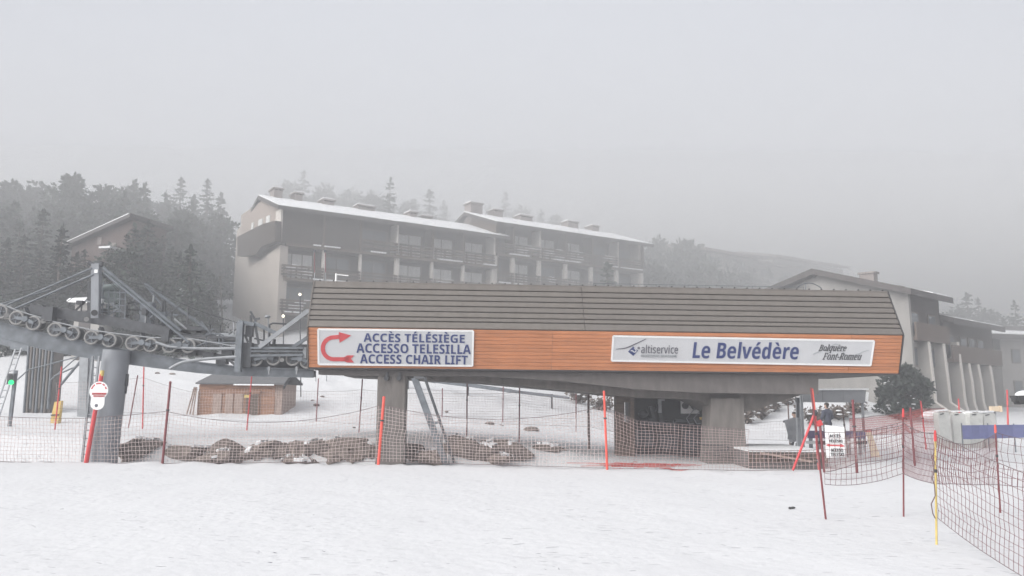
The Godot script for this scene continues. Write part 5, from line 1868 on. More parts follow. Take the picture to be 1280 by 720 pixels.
	for i in 9:
		mb = MB.new()
		var u := (i + 0.5) / 9.0
		mb.tube(p0 + Vector3(lerpf(-0.66, 0.5, u), -0.3 + 0.25 * (i % 3), 0.44), top + Vector3(lerpf(-0.6, 0.6, u), 0, 0.4), 0.06, 0.055, 8)
		put(mb, "flute", M.concrete if i % 2 else M.steel, t)
	mb = MB.new()
	mb.beam(at(-30, 412, o), at(22, 428, o), 0.3, 0.3)
	mb.beam(at(18, 430, o), at(52, 434, o), 0.5, 0.5)
	mb.beam(at(0, 428, o), at(44, 438, o), 0.2, 0.16)
	puts(mb, "head_beam", M.steel, t)
	mb = MB.new()
	for z in [[112, 438, 76, 481, 0.06], [104, 440, 62, 476, 0.03], [118, 448, 68, 470, 0.035], [108, 443, 36, 462, 0.03], [36, 462, 20, 476, 0.03]]: mb.tube(at(z[0], z[1], o - 1), at(z[2], z[3], o - 1), z[4])
	puts(mb, "strut", M.steel, t)
	# ladder leaning on that frame
	var l0 := at(23, 436, 33)
	var l1 := on_ground(-6, 32)
	t = thing("ladder", l1, "pale metal ladder leaning at the left frame edge", "ladder")
	mb = MB.new()
	var side := Vector3(0.24, 0.04, 0)
	mb.beam(l0 - side * 0.5, l1 - side * 0.5, 0.05, 0.05)
	mb.beam(l0 + side * 0.5, l1 + side * 0.5, 0.05, 0.05)
	put(mb, "rail", M.steel_light, t)
	for k in 11:
		mb = MB.new()
		var u := (k + 0.5) / 11
		mb.tube(l0.lerp(l1, u) - side * 0.5, l0.lerp(l1, u) + side * 0.5, 0.02, -1, 5)
		put(mb, "rung", M.steel_light, t)
	# thin far pylon
	p0 = on_ground(105, 34)
	t = thing("thin_pylon", p0, "thin grey post left of the lift ladder behind the nets", "pylon")
	mb = MB.new()
	mb.beam(p0 - Vector3(0, 0.4, 0), at(108, 436, 34), 0.36, 0.36)
	put(mb, "shaft", M.steel_light, t)
	mb = MB.new()
	mb.beam(p0 + Vector3(0.22, -0.2, 0.1), at(114, 440, 33.9), 0.05, 0.05)
	mb.beam(p0 + Vector3(0.36, -0.2, 0.1), at(117, 440, 33.9), 0.05, 0.05)
	for k in 9: mb.tube(p0 + Vector3(0.22, 0.25 * k + 0.1, 0.1), p0 + Vector3(0.36, 0.25 * k + 0.1, 0.1), 0.015, -1, 5)
	put(mb, "ladder", M.steel, t)
	# yellow pad
	p0 = on_ground(71, 31)
	t = thing("safety_pad", p0, "yellow safety pad standing on snow by the fluted pylon", "safety pad")
	mb = MB.new()
	mb.hexa([p0 + Vector3(-0.2, -0.1, 0.1), p0 + Vector3(0.12, -0.1, 0.1), p0 + Vector3(0.12, -0.1, -0.1), p0 + Vector3(-0.2, -0.1, -0.1), p0 + Vector3(-0.1, 0.8, 0.07), p0 + Vector3(0.16, 0.85, 0.07), p0 + Vector3(0.16, 0.85, -0.08), p0 + Vector3(-0.1, 0.8, -0.08)])
	put(mb, "cushion", M.pad_yellow, t)
	mb = MB.new()
	mb.beam(p0 + Vector3(-0.17, 0.3, 0.11), p0 + Vector3(0.14, 0.32, 0.11), 0.02, 0.05)
	put(mb, "strap", M.rubber, t)
	# traffic light
	p0 = on_ground(13, 29)
	t = thing("signal_light", p0, "signal lamp showing green on a bent grey post at left", "traffic light")
	mb = MB.new()
	mb.beam(p0 - Vector3(0, 0.2, 0), at(20, 463, 29), 0.1, 0.1)
	puts(mb, "post", M.steel, t)
	mb = MB.new()
	mb.bx(at(14.5, 473.5, 28.9), Vector3(0.24, 0.38, 0.14))
	put(mb, "housing", M.steel_dark, t)
	mb = MB.new()
	mb.tube(at(14, 478, 28.83), at(14, 478, 28.78), 0.085, 0.085, 16)
	put(mb, "lamp", M.green_lamp, t)
	mb = MB.new()
	mb.tube(at(14, 470.5, 28.83), at(14, 470.5, 28.79), 0.07, 0.07, 16)
	put(mb, "lamp", M.rubber, t)
	# round notice on a red pole in front of the pylon
	var d := 20.6
	p0 = on_ground(111, d)
	t = thing("notice_sign", p0, "round-topped white notice on a red pole before the lift pylon", "sign")
	mb = MB.new()
	mb.tube(p0 - Vector3(0, 0.3, 0), at(127, 468, d), 0.055, 0.05, 10)
	put(mb, "pole", M.pole_red, t)
	mb = MB.new()
	mb.tube(at(127.2, 470, d), at(128, 463, d), 0.05)
	put(mb, "pole_tip", M.pole_yellow, t)
	var N := Fr.new(self, at(123, 495, d - 0.09), Vector3(1, 0, 0), Vector3(0.03, 1, 0))
	mb = MB.new()
	var q := []
	for i in 17:
		var a := -0.25 * PI + 1.5 * PI * i / 16.0
		q.append(N.at(0.237 * cos(a), 0.13 + 0.237 * sin(a), 0))
	q.append(N.at(-0.175, -0.17, 0))
	for i in 7:
		var a := PI + PI * i / 6.0
		q.append(N.at(0.175 * cos(a), -0.21 + 0.14 * sin(a), 0))
	q.append(N.at(0.175, -0.17, 0))
	mb.prism(q, N.ez * 0.012)
	put(mb, "plate", M.sign_frame, t)
	lettering(t, "lettering", "STATIONNEMENT", N, 115.2, 133, 491, 493.4, 0.014, M.red_ink, {"weight": 700})
	lettering(t, "lettering", "INTERDIT", N, 117, 131, 494.3, 496, 0.014, M.red_ink, {"weight": 700})
	mb = MB.new()
	for i in 15:
		if i in [2, 5, 10]: continue
		var a := PI * (0.1 + 0.8 * i / 14.0)
		var c0 := N.at(0.19 * cos(a), 0.13 + 0.19 * sin(a), 0.016)
		mb.box(c0, (N.ex * sin(a) - N.ey * cos(a)) * 0.013, (N.ex * cos(a) + N.ey * sin(a)) * 0.018, N.ez * 0.004)
	put(mb, "arched_lettering", M.red_ink, t)
	mb = MB.new()
	mb.tube(N.at(-0.02, -0.24, 0.0), N.at(-0.02, -0.24, 0.018), 0.042, 0.042, 14)
	put(mb, "round_mark", M.grey_ink, t)
	# street lamp on the slope
	p0 = on_ground(225, 52)
	t = thing("street_lamp", p0, "small white-headed street lamp on the slope behind the ramp", "street lamp")
	mb = MB.new()
	mb.tube(p0 - Vector3(0, 0.2, 0), at(228, 363, 52), 0.07, 0.05, 8)
	puts(mb, "post", M.steel_light, t)
	mb = MB.new()
	mb.ball(at(228, 361, 52), Vector3(0.22, 0.12, 0.22))
	put(mb, "lamp_head", M.sign_frame, t)
	# thin wooden pole near the block
	p0 = on_ground(274, 58)
	t = thing("utility_pole", p0, "thin bare pole between the shrubs and the cream wall", "pole")
	mb = MB.new()
	mb.tube(p0 - Vector3(0, 0.2, 0), at(275, 345, 58), 0.07, 0.05, 8)
	put(mb, "shaft", M.bark, t)
	# red marker poles behind the station roof
	for z in [[393, 314, "left thin red marker pole above the station roof corner"], [406.5, 314, "right thin red marker pole beside the white column"]]:
		p0 = on_ground(z[0], 44)
		var tp := at(z[0], z[1], 44)
		t = thing("marker_pole", p0, z[2], "pole", "marker poles behind the roof")
		for k in 6:
			mb = MB.new()
			mb.tube(p0.lerp(tp, k / 6.0), p0.lerp(tp, (k + 1) / 6.0), 0.022, -1, 6)
			put(mb, "band", M.pole_dark if k % 2 else M.steel_light, t)
		mb = MB.new()
		mb.bx(tp, Vector3(0.12, 0.14, 0.12))
		put(mb, "cap", M.steel_dark, t)
	# lit wall lamps on the block beside the station end
	var lampn := 0
	for z in [[375, 368, 40, "upper warm lamp on a post left of the station roof"], [354, 395, 40, "lower warm lamp on a post left of the station roof"]]:
		p0 = on_ground(z[0], z[2])
		t = thing("lamp_post", p0, z[3], "lamp")
		mb = MB.new()
		mb.tube(p0, at(z[0], z[1] + 3, z[2]), 0.03, -1, 6)
		puts(mb, "post", M.steel_dark, t)
		mb = MB.new()
		mb.ball(at(z[0], z[1], z[2]), Vector3(0.07, 0.07, 0.07), 10, 6)
		put(mb, "bulb", M.warm_lamp, t)
		lampn += 1
	# grey guard rail on the slope seen under the station
	var gp := []
	for z in [[470, 468.5], [510, 471], [545, 476], [585, 481], [640, 489], [690, 495], [712, 497.5]]:
		gp.append(at(z[0], z[1], 42.0))
	t = thing("guard_rail", g(gp[3].x, gp[3].z), "grey-blue guard rail crossing the snow slope under the station", "guard rail")
	mb = MB.new()
	for i in gp.size() - 1: mb.beam(gp[i], gp[i + 1], 0.08, 0.3 - 0.035 * i)
	put(mb, "rail", M.steel, t)
	for i in [1, 3, 5]:
		mb = MB.new()
		mb.beam(gp[i] + Vector3(0, 0.1, -0.1), Vector3(gp[i].x, ground(gp[i].x, gp[i].z) - 0.2, gp[i].z - 0.1), 0.1, 0.1)
		puts(mb, "post", M.steel_dark, t)

func grid_net(called: String, label: String, group: String, tops: Array, bots: Array, cell: float, m: Material, thick: float, sag_t: float, sag_b: float, cord := true, wob := 0.25) -> void:
	# tops / bots: world points along the run, one pair per pole; between two poles both edges sag
	var T := []
	var B := []
	for i in tops.size() - 1:
		var len: float = (tops[i + 1] - tops[i]).length()
		var k := maxi(2, int(round(len / cell)))
		for j in k + (1 if i == tops.size() - 2 else 0):
			var u := float(j) / k
			var s := 4.0 * u * (1.0 - u)
			T.append(tops[i].lerp(tops[i + 1], u) - Vector3(0, sag_t * s * minf(len / 3.0, 1.2), 0))
			B.append(bots[i].lerp(bots[i + 1], u) - Vector3(0, sag_b * s * minf(len / 3.0, 1.2), 0))
	var rows := maxi(3, int(round((tops[0] - bots[0]).length() / cell)))
	var P := []
	for j in rows + 1:
		var row := []
		for i in T.size():
			var v := float(j) / rows
			var p: Vector3 = T[i].lerp(B[i], v)
			var e := 4.0 * v * (1.0 - v)
			p += Vector3(noise.get_noise_3d(p.x * 16, p.y * 22, 5), noise.get_noise_3d(p.x * 14, p.y * 14, 9) * 0.7, noise.get_noise_3d(p.x * 6, p.y * 9, 2) * 1.6) * cell * wob * (0.3 + e) * 2.2
			row.append(p)
		P.append(row)
	var t := thing(called, (bots[0] + bots[-1]) * 0.5, label, "net", group)
	var mb := MB.new()
	for j in rows + 1:
		for i in T.size():
			if i + 1 < T.size(): mb.tube(P[j][i], P[j][i + 1], thick, thick, 3, false)
			if j < rows: mb.tube(P[j][i], P[j + 1][i], thick, thick, 3, false)
	tag(put(mb, "mesh", m, t), "", "", "", "stuff")
	if cord:
		for j in [0, rows]:
			mb = MB.new()
			for i in T.size() - 1: mb.tube(P[j][i], P[j][i + 1], thick * 1.35, thick * 1.35, 5, false)
			put(mb, "edge_cord", M.cord, t)

func pole(bx: float, by: float, tx: float, ty: float, depth: float, r: float, m: Material, label: String, tip: Material = null, dark_foot := false) -> Array:
	var b := at(bx, by, depth)
	b.y = minf(b.y, ground(b.x, b.z) - 0.02)
	var tp := at(tx, ty, depth)
	var t := thing("net_pole", b, label, "net pole", "safety net poles")
	var mb := MB.new()
	mb.tube(b - (tp - b).normalized() * 0.25, tp, r, r * 0.9, 9)
	put(mb, "shaft", m, t)
	mb = MB.new()
	var d := (tp - b).normalized()
	mb.tube(tp - d * 0.02, tp + d * 0.03, r * 1.15, r * 0.7, 9)
	if tip: mb.tube(tp - d * 0.1, tp + d * 0.005, r * 1.3, r * 1.25, 9)
	put(mb, "cap", tip if tip else m, t)
	var hk := tp.lerp(b, 0.34)
	mb = MB.new()
	mb.tube(hk - d * 0.02, hk + d * 0.02, r * 1.35, r * 1.35, 9)
	put(mb, "net_hook", M.rubber, t)
	return [b, tp]

func nets_and_poles() -> void:
	# front row on the edge of the near snow
	var D := 20.75
	pole(203, 580, 213, 478, D, 0.033, M.pole_dark, "dark red pole at the snow edge before the boulders")
	pole(473, 578, 480, 497, D, 0.04, M.pole_orange, "bright orange-red pole against the concrete column")
	pole(759, 586, 755, 490, D - 0.9, 0.03, M.pole_orange, "bright red pole on the snow edge left of the machine cabin")
	var e := func(px, py, d): return at(px, py, d)
	grid_net("safety_net", "pale safety net from the left frame edge past the pylon to the dark red pole", "pale nets at the snow edge", [e.call(-40, 519, D), e.call(104, 523, D), e.call(208, 514, D)], [e.call(-40, 576, D), e.call(104, 579, D), e.call(204, 579, D)], 0.092, M.net_faded, 0.0052, 0.02, 0.0)
	grid_net("safety_net", "pale safety net before the boulders between dark red pole and concrete column", "pale nets at the snow edge", [e.call(208, 514, D), e.call(478, 506, D)], [e.call(204, 579, D), e.call(474, 577, D)], 0.092, M.net_faded, 0.0052, 0.3, 0.0)
	grid_net("safety_net", "pale safety net from the concrete column past the steel ladder", "pale nets at the snow edge", [e.call(478, 506, D), e.call(756, 508, D - 0.8)], [e.call(474, 577, D), e.call(759, 585, D - 0.8)], 0.092, M.net_faded, 0.0052, 0.28, 0.0)
	grid_net("safety_net", "pinkish safety net hanging before the dark machine cabin and pillar", "pale nets at the snow edge", [e.call(756, 508, D - 0.9), e.call(796, 526, D - 0.9), e.call(872, 532, D - 1.0), e.call(936, 537, D - 1.0)], [e.call(759, 585, D - 0.9), e.call(796, 586, D - 0.9), e.call(872, 587, D - 1.0), e.call(936, 588, D - 1.0)], 0.092, M.net_front, 0.0048, 0.02, 0.0)
	grid_net("safety_net", "low safety net strip along the loading platform edge", "pale nets at the snow edge", [e.call(936, 563, D - 1.0), e.call(1022, 562, D - 1.2)], [e.call(936, 588, D - 1.0), e.call(1022, 587, D - 1.2)], 0.092, M.net_front, 0.006, 0.03, 0.0)
	# second row behind
	var far := [[70, 520, 77, 459, 27.5, "red pole by the yellow pad behind the first net", 1], [162, 514, 172, 470, 29, "thin dark leaning pole right of the lift pylon", 2], [179, 524, 180, 454, 28, "tall thin red pole right of the lift pylon", 1], [309, 527, 315, 467, 28, "red pole standing before the wooden hut", 1], [395.5, 521, 398, 474, 33, "thin dark red pole just left of the board arrow", 2], [449, 534, 453, 475, 27, "dark red pole left of the concrete column", 2],
		[583.5, 538, 584, 476, 26.5, "dark red pole right of the steel ladder", 2], [552.5, 520, 553, 486, 36, "faint distant pole behind the steel ladder", 2], [628.5, 521, 629, 484, 36, "faint distant pole left of the under-station pair", 2], [649, 540, 649.5, 483, 26.3, "brownish red pole at the middle of the gap under the station", 2], [720, 523, 720, 493, 36, "faint short pole before the dark bush", 2], [736, 538, 735.5, 491, 26.5, "thick brown pole left of the bright red one", 3]]
	for z in far:
		pole(z[0], z[1], z[2], z[3], z[4], 0.024 if z[6] != 3 else 0.042, [M.pole_red, M.pole_red, M.pole_dark, M.pole_brown][z[6]], z[5])
	grid_net("safety_net", "far pale net across the slope left of the wooden hut", "pale nets on the slope", [e.call(70, 478, 28), e.call(179, 472, 28), e.call(240, 490, 28)], [e.call(70, 510, 28), e.call(179, 516, 28), e.call(240, 520, 28)], 0.1, M.net_faded, 0.0036, 0.05, 0.02)
	grid_net("safety_net", "far pale net in front of the wooden hut", "pale nets on the slope", [e.call(240, 487, 28.2), e.call(313, 484, 28.2), e.call(397, 489, 28.2), e.call(452, 487, 27.4)], [e.call(240, 522, 28.2), e.call(310, 526, 28.2), e.call(397, 526, 28.2), e.call(449, 530, 27.4)], 0.1, M.net_faded, 0.0036, 0.05, 0.02)
	grid_net("safety_net", "far pale net across the snow slope under the station", "pale nets on the slope", [e.call(452, 487, 27.4), e.call(584, 492, 27), e.call(649, 490, 26.6), e.call(735, 500, 26.6), e.call(770, 512, 26.6)], [e.call(449, 530, 27.4), e.call(584, 528, 27), e.call(649, 530, 26.6), e.call(735, 533, 26.6), e.call(770, 540, 26.6)], 0.1, M.net_faded, 0.0036, 0.05, 0.02)
	grid_net("safety_net", "thin upper net high on the slope under the station beam", "pale nets on the slope", [e.call(505, 484, 36), e.call(553, 488, 36), e.call(629, 487, 36), e.call(720, 495, 36)], [e.call(505, 517, 36), e.call(553, 520, 36), e.call(629, 521, 36), e.call(720, 523, 36)], 0.13, M.net_faded, 0.0042, 0.04, 0.02)
	grid_net("safety_net", "pale net between the concrete pillar and the grey board under the station", "pale nets on the slope", [e.call(934, 528, 33), e.call(1000, 525, 33)], [e.call(934, 549, 33), e.call(1000, 551, 33)], 0.12, M.net_faded, 0.0042, 0.03, 0.0)
	# right foreground
	pole(1032, 641, 1014, 487, 11.9, 0.015, M.pole_dark, "long dark leaning pole at the left end of the right-hand nets")
	pole(1129, 638, 1129, 513, 12.1, 0.013, M.pole_dark, "dark red pole second along the right-hand nets", M.pole_red)
	pole(1170, 671, 1169, 541, 9.75, 0.013, M.pole_yellow, "yellow pole with red cap nearest the viewer", M.pole_red)
	pole(1250, 634, 1244, 533, 12.6, 0.013, M.pole_dark, "dark pole with orange cap near the right frame edge", M.pole_orange)
	pole(1143, 573, 1138, 511, 22, 0.03, M.pole_dark, "shorter dark red pole behind the second right-hand pole")
	pole(1071, 585, 1066, 501, 20, 0.034, M.pole_dark, "dark red pole right of the small access notice")
	pole(1059, 548, 1053, 510, 27, 0.025, M.pole_brown, "thin brown pole behind the small access notice")
	pole(1156, 533, 1151, 502, 33, 0.03, M.pole_red, "distant red pole on the red netting")
	pole(1199, 512, 1198, 499, 42, 0.04, M.pole_red, "short bright red pole before the grey mattresses' wall")
	pole(1259, 528, 1259, 488, 40, 0.045, M.pole_red, "tall bright red pole beside the hanging black lamp")
	var A := [at(1029, 540, 11.9), at(1031, 605, 11.9)]
	var B := [at(1129, 527, 12.1), at(1129, 592, 12.1)]
	var C := [at(1169.5, 542, 9.75), at(1170, 605, 9.75)]
	grid_net("safety_net", "red net of large squares between the long leaning pole and second pole", "red nets at right", [A[0], B[0]], [A[1], B[1]], 0.085, M.net_red, 0.0034, 0.13, 0.16)
	grid_net("safety_net", "red net between second pole and the yellow pole", "red nets at right", [B[0], C[0]], [B[1], C[1]], 0.085, M.net_red, 0.0034, 0.06, 0.02)
	grid_net("safety_net", "large near red net running from the yellow pole out of frame", "red nets at right", [C[0], at(1300, 599, 7.7)], [at(1172, 648, 9.75), at(1300, 733, 7.6)], 0.088, M.net_red, 0.0030, 0.03, 0.05, true, 0.4)
	grid_net("safety_net", "red net behind the yellow pole past the orange-capped pole", "red nets at right", [at(1169.5, 545, 10), at(1246, 541, 12.5), at(1310, 551, 12.5)], [at(1170, 605, 10), at(1249, 606, 12.5), at(1310, 612, 12.5)], 0.1, M.net_red, 0.0034, 0.12, 0.0)
	grid_net("safety_net", "dense red netting on the bank below the bushy pine", "red nets at right", [e.call(1062, 523, 30), e.call(1090, 520, 31), e.call(1152, 510, 33), e.call(1180, 510, 33.5)], [e.call(1062, 545, 30), e.call(1090, 544, 31), e.call(1152, 541, 33), e.call(1180, 541, 33.5)], 0.07, M.net_bright, 0.009, 0.05, 0.0)
	grid_net("safety_net", "reddish net from the small access notice to the second right-hand pole", "red nets at right", [e.call(1032, 553, 17.5), e.call(1070, 540, 19), e.call(1129, 531, 20)], [e.call(1032, 590, 17.5), e.call(1070, 578, 19), e.call(1129, 570, 20)], 0.095, M.net_front, 0.006, 0.04, 0.05)
	# loose cord hanging on the yellow pole
	var cp := []
	for z in [[1168, 566], [1164, 572], [1168, 577], [1167, 590], [1165, 598], [1168, 606], [1169, 620], [1164, 630], [1166, 642], [1169, 648]]: cp.append(at(z[0], z[1], 9.7))
	var t := thing("loose_cord", cp[-1], "thin loose cord looped down the yellow pole", "cord")
	var mb := MB.new()
	mb.path(cp, 0.007, 5)
	put(mb, "strand", M.cord, t)

func under_station() -> void:
	# steel ladder standing under the station
	var d := 21.9
	var t := thing("steel_ladder", on_ground(556, d), "slanting steel ladder with one rung under the station beside the concrete column", "ladder")
	var mb := MB.new()
	mb.beam(at(518, 472, d), at(558, 582, d), 0.12, 0.17)
	put(mb, "rail", M.steel, t)
	mb = MB.new()
	mb.beam(at(531, 472, d - 0.3), at(568, 579, d - 0.3), 0.06, 0.07)
	mb.beam(at(518, 472, d), at(531, 472, d - 0.3), 0.05, 0.06)
	put(mb, "rail", M.steel_dark, t)
	mb = MB.new()
	mb.beam(at(542, 529.5, d - 0.1), at(550, 526.5, d - 0.3), 0.05, 0.06)
	put(mb, "rung", M.steel, t)
	# red netting heaped at the ladder foot and on the wet snow
	for z in [[565, 570, d - 0.4, 0.2, 0.3, "rolled red netting bunched at the foot of the steel ladder"], [803, 573, 23.2, 1.0, 0.06, "faded red netting spread on the trampled snow before the cabin"], [815, 583, 21.6, 0.8, 0.04, "smaller patch of faded red netting nearer the pillar"]]:
		rng.seed = int(z[0])
		var c := at(z[0], z[1], z[2])
		c.y = ground(c.x, c.z)
		mb = MB.new()
		for k in 160:
			var a := Vector3(rng.randfn(0, 0.45), absf(rng.randfn(0.1, 0.5)), rng.randfn(0, 0.4))
			var b := a + Vector3(rng.randfn(0, 0.4), rng.randfn(0, 0.2), rng.randfn(0, 0.2))
			var sc := Vector3(z[3], z[4], z[3] * 0.6)
			mb.tube(c + a * sc, c + Vector3(b.x, absf(b.y), b.z) * sc, 0.009, -1, 3, false)
		var o := put(mb, "net_heap", M.net_bright)
		tag(o, z[5], "net", "", "thing")
	# loading platform
	var p := at(980, 566, 22.5)
	var F := Fr.new(self, Vector3(p.x, ground(p.x, p.z), p.z), Vector3(1, 0, -0.02))
	t = thing("loading_platform", F.o, "low loading platform with snowy top and dark slatted edge by the pillar", "platform", "", F.basis())
	mb = MB.new()
	var h := F.h(980, 565)
	F.slab(mb, F.s(937, 566), F.s(1034, 566), -0.6, h, -3.4, 0)
	put(mb, "deck", M.concrete_dark, t)
	mb = MB.new()
	F.slab(mb, F.s(938, 566), F.s(1033, 566), h, h + 0.05, -3.3, -0.05)
	put(mb, "snow_layer", M.snow_cap, t)
	var s := F.s(936, 570)
	while s < F.s(1030, 570):
		mb = MB.new()
		F.slab(mb, s, s + 0.1, h - 0.28, h - 0.02, 0.0, 0.05)
		put(mb, "slat", M.mid_wood, t)
		s += 0.16
	mb = MB.new()
	mb.beam(F.hit(950, 566, 0.1), F.hit(1015, 577, 0.3), 0.1, 0.05)
	put(mb, "loose_board", M.hut_board, t)
	# hanging black lamp under the beam
	var l := SF.hit(967.5, 498, -1.6)
	t = thing("hanging_lamp", l, "small black floodlight hanging from the station beam", "floodlight")
	mb = MB.new()
	mb.bx(l, Vector3(0.12, 0.14, 0.12), Basis(Vector3.UP, 0.4))
	mb.ball(l + Vector3(-0.05, -0.05, 0.05), Vector3(0.07, 0.07, 0.07), 10, 6)
	put(mb, "housing", M.rubber, t)
	mb = MB.new()
	mb.beam(l, l + Vector3(0, 0.3, 0), 0.04, 0.04)
	puts(mb, "bracket", M.rubber, t)

func right_side_things() -> void:
	# red tripod of poles
	var d := 19.6
	var j := at(1018.5, 516, d)
	var t := thing("pole_tripod", on_ground(1006, d), "bright red poles tied as an upside-down Y by the station corner", "pole")
	for z in [[1015, 486, d + 0.05], [991, 588, d - 0.2], [1023.5, 587, d + 0.25]]:
		var mb := MB.new()
		mb.tube(j, at(z[0], z[1], z[2]), 0.03, 0.028, 9)
		put(mb, "leg" if z[1] > 500 else "upper_pole", M.pole_orange if z[1] < 500 else M.pole_red, t)
	var mb := MB.new()
	mb.tube(at(1023, 574, d + 0.2), at(1023.2, 578, d + 0.2), 0.06, -1, 9)
	mb.ball(j, Vector3(0.07, 0.08, 0.07), 10, 6)
	put(mb, "tie", M.rubber, t)
	t = thing("red_post", on_ground(1027, 21), "short dark post with a red knob beside the tripod", "post")
	mb = MB.new()
	mb.tube(on_ground(1028, 21) - Vector3(0, 0.2, 0), at(1025, 531, 21), 0.035)
	put(mb, "shaft", M.pole_dark, t)
	mb = MB.new()
	mb.bx(at(1024, 529, 21), Vector3(0.13, 0.13, 0.1), Basis(Vector3(0, 0, 1), 0.4))
	put(mb, "knob", M.pole_red, t)
	# small access notice with arrow
	var N := Fr.new(self, at(1044, 552, 17.2), Vector3(1, 0, 0.05), Vector3(-0.05, 1, 0))
	t = thing("notice_sign", N.at(0, 0, 0), "small white two-part notice with red arrow hung on the net", "sign", "", N.basis())
	mb = MB.new()
	var q := []
	for z in [Vector2(1030.5, 531), Vector2(1055, 534), Vector2(1056.5, 571), Vector2(1033, 572)]: q.append(N.hit(z.x, z.y))
	mb.prism(q, N.ez * 0.02)
	put(mb, "plate", M.sign_frame, t)
	lettering(t, "lettering", "ACCÈS", N, 1037, 1051, 542, 546.5, 0.022, M.black_ink)
	lettering(t, "lettering", "TÉLÉSKI", N, 1036, 1053, 548.5, 553, 0.022, M.black_ink)
	lettering(t, "lettering", "ACCESO", N, 1038, 1053, 560.5, 564.8, 0.022, M.black_ink)
	lettering(t, "lettering", "TELESKI", N, 1037.5, 1054, 566, 570.3, 0.022, M.black_ink)
	mb = MB.new()
	var ar := []
	for z in [Vector2(1032, 556.3), Vector2(1037, 554.6), Vector2(1037, 555.7), Vector2(1050, 556.3), Vector2(1050, 554.6), Vector2(1056, 557.6), Vector2(1050, 559.2), Vector2(1050.5, 557.8), Vector2(1037, 557.4), Vector2(1037, 558.4)]: ar.append(N.hit(z.x, z.y, 0.022))
	mb.prism(ar, N.ez * 0.006)
	put(mb, "red_arrow", M.red_ink, t)
	# boarding gate: grey beam on two posts
	var G := Fr.new(self, on_ground(1043, 31), Vector3(1, 0, -0.05))
	t = thing("boarding_gate", G.o, "grey boarding gate with wide header beam on thin posts", "gate", "", G.basis())
	for z in [[1003.5, 1028], [1028.3, 1054], [1054.3, 1083]]:
		mb = MB.new()
		var a0 := G.s(z[0], 495)
		var a1 := G.s(z[1], 495)
		G.slab(mb, a0, a1, G.h(1043, 503), G.h(1043, 487.5), -0.3, 0)
		put(mb, "header_panel", M.panel_grey, t)
	mb = MB.new()
	mb.beam(G.hit(1003, 487, -0.15), G.hit(1083, 486.5, -0.15), 0.4, 0.06)
	puts(mb, "snow_strip", M.snow_cap, t)
	for z in [[1079.5, 1081.5], [1002.5, 1005.5]]:
		mb = MB.new()
		G.slab(mb, G.s(z[0], 510), G.s(z[1], 510), -0.4, G.h(1043, 487), -0.2, -0.1)
		puts(mb, "post", M.steel_light, t)
	mb = MB.new()
	mb.beam(G.hit(1084, 490, 0), G.hit(1083, 502, 0), 0.06, 0.1)
	put(mb, "end_plate", M.sign_frame, t)
	var gp := on_ground(998, 32)
	t = thing("gate_post", gp, "thick grey post with dark head left of the boarding gate", "post")
	mb = MB.new()
	mb.beam(gp - Vector3(0, 0.2, 0), at(998.5, 500, 32), 0.2, 0.2)
	put(mb, "shaft", M.steel_light, t)
	mb = MB.new()
	mb.bx(at(999, 500, 32), Vector3(0.24, 0.2, 0.24))
	mb.beam(at(997, 498, 31.85), at(997, 522, 31.85), 0.06, 0.08)
	put(mb, "head", M.steel_dark, t)
	mb = MB.new()
	mb.tube(on_ground(986, 33), at(985, 505, 33), 0.03)
	tag(put(mb, "thin_post", M.pole_brown), "thin dark post left of the person with the grey board", "post")
	# purple banner strips on white feet
	for z in [[1009, 1031, "left purple banner strip on white feet behind the red poles"], [1056, 1081, "right purple banner strip on white feet under the boarding gate"]]:
		var R := Fr.new(self, on_ground((z[0] + z[1]) * 0.5, 28.5), Vector3(1, 0, -0.05))
		t = thing("banner_barrier", R.o, z[2], "barrier", "purple banner barriers", R.basis())
		mb = MB.new()
		R.slab(mb, R.s(z[0], 543), R.s(z[1], 543), R.h(1045, 548), R.h(1045, 538.5), 0, 0.04)
		put(mb, "banner", M.banner_purple, t)
		for f in [0.2, 0.75]:
			mb = MB.new()
			var s := lerpf(R.s(z[0], 543), R.s(z[1], 543), f)
			R.slab(mb, s - 0.06, s + 0.06, -0.2, R.h(1045, 548), -0.05, 0.0)
			puts(mb, "post", M.steel_light, t)
			mb = MB.new()
			mb.bx(R.at(s, R.h(1045, 553), 0.05), Vector3(0.36, 0.1, 0.2), R.basis())
			put(mb, "foot", M.sign_frame if f < 0.5 else M.rubber, t)
	# cream pad leaning
	var cp := on_ground(1090, 27)
	t = thing("leaning_pad", cp, "cream padded board with orange top leaning by the right gate post", "pad")
	mb = MB.new()
	mb.hexa([cp + Vector3(-0.05, -0.1, 0.05), cp + Vector3(0.22, -0.1, 0.05), cp + Vector3(0.22, -0.1, -0.1), cp + Vector3(-0.05, -0.1, -0.1), at(1083, 541, 27), at(1089, 540, 27), at(1089, 540, 27.15), at(1083, 541, 27.15)])
	put(mb, "cushion", M.cream_pad, t)
	mb = MB.new()
	mb.beam(at(1082, 539, 27), at(1088, 538.5, 27.05), 0.12, 0.06)
	put(mb, "top_strip", M.pole_orange, t)
	# grey safety mattresses standing in a row
	var k := 0
	for z in [[1173, 1188, 512, 550, 33.0, "leftmost tall grey safety mattress standing on the snow"], [1192, 1206.5, 513, 551, 33.3, "second grey safety mattress, slightly turned, beside a red pole"], [1209, 1225.5, 513, 533, 34.0, "third grey safety mattress half behind the blue banner"], [1227, 1243.5, 513.5, 533, 34.2, "rightmost grey safety mattress with a yellow box behind it"]]:
		var bot := at((z[0] + z[1]) * 0.5, z[3], z[4])
		bot.y = ground(bot.x, bot.z)
		var ht: float = at((z[0] + z[1]) * 0.5, z[2], z[4]).y - bot.y
		var w: float = (z[1] - z[0]) * z[4] / 1000.0
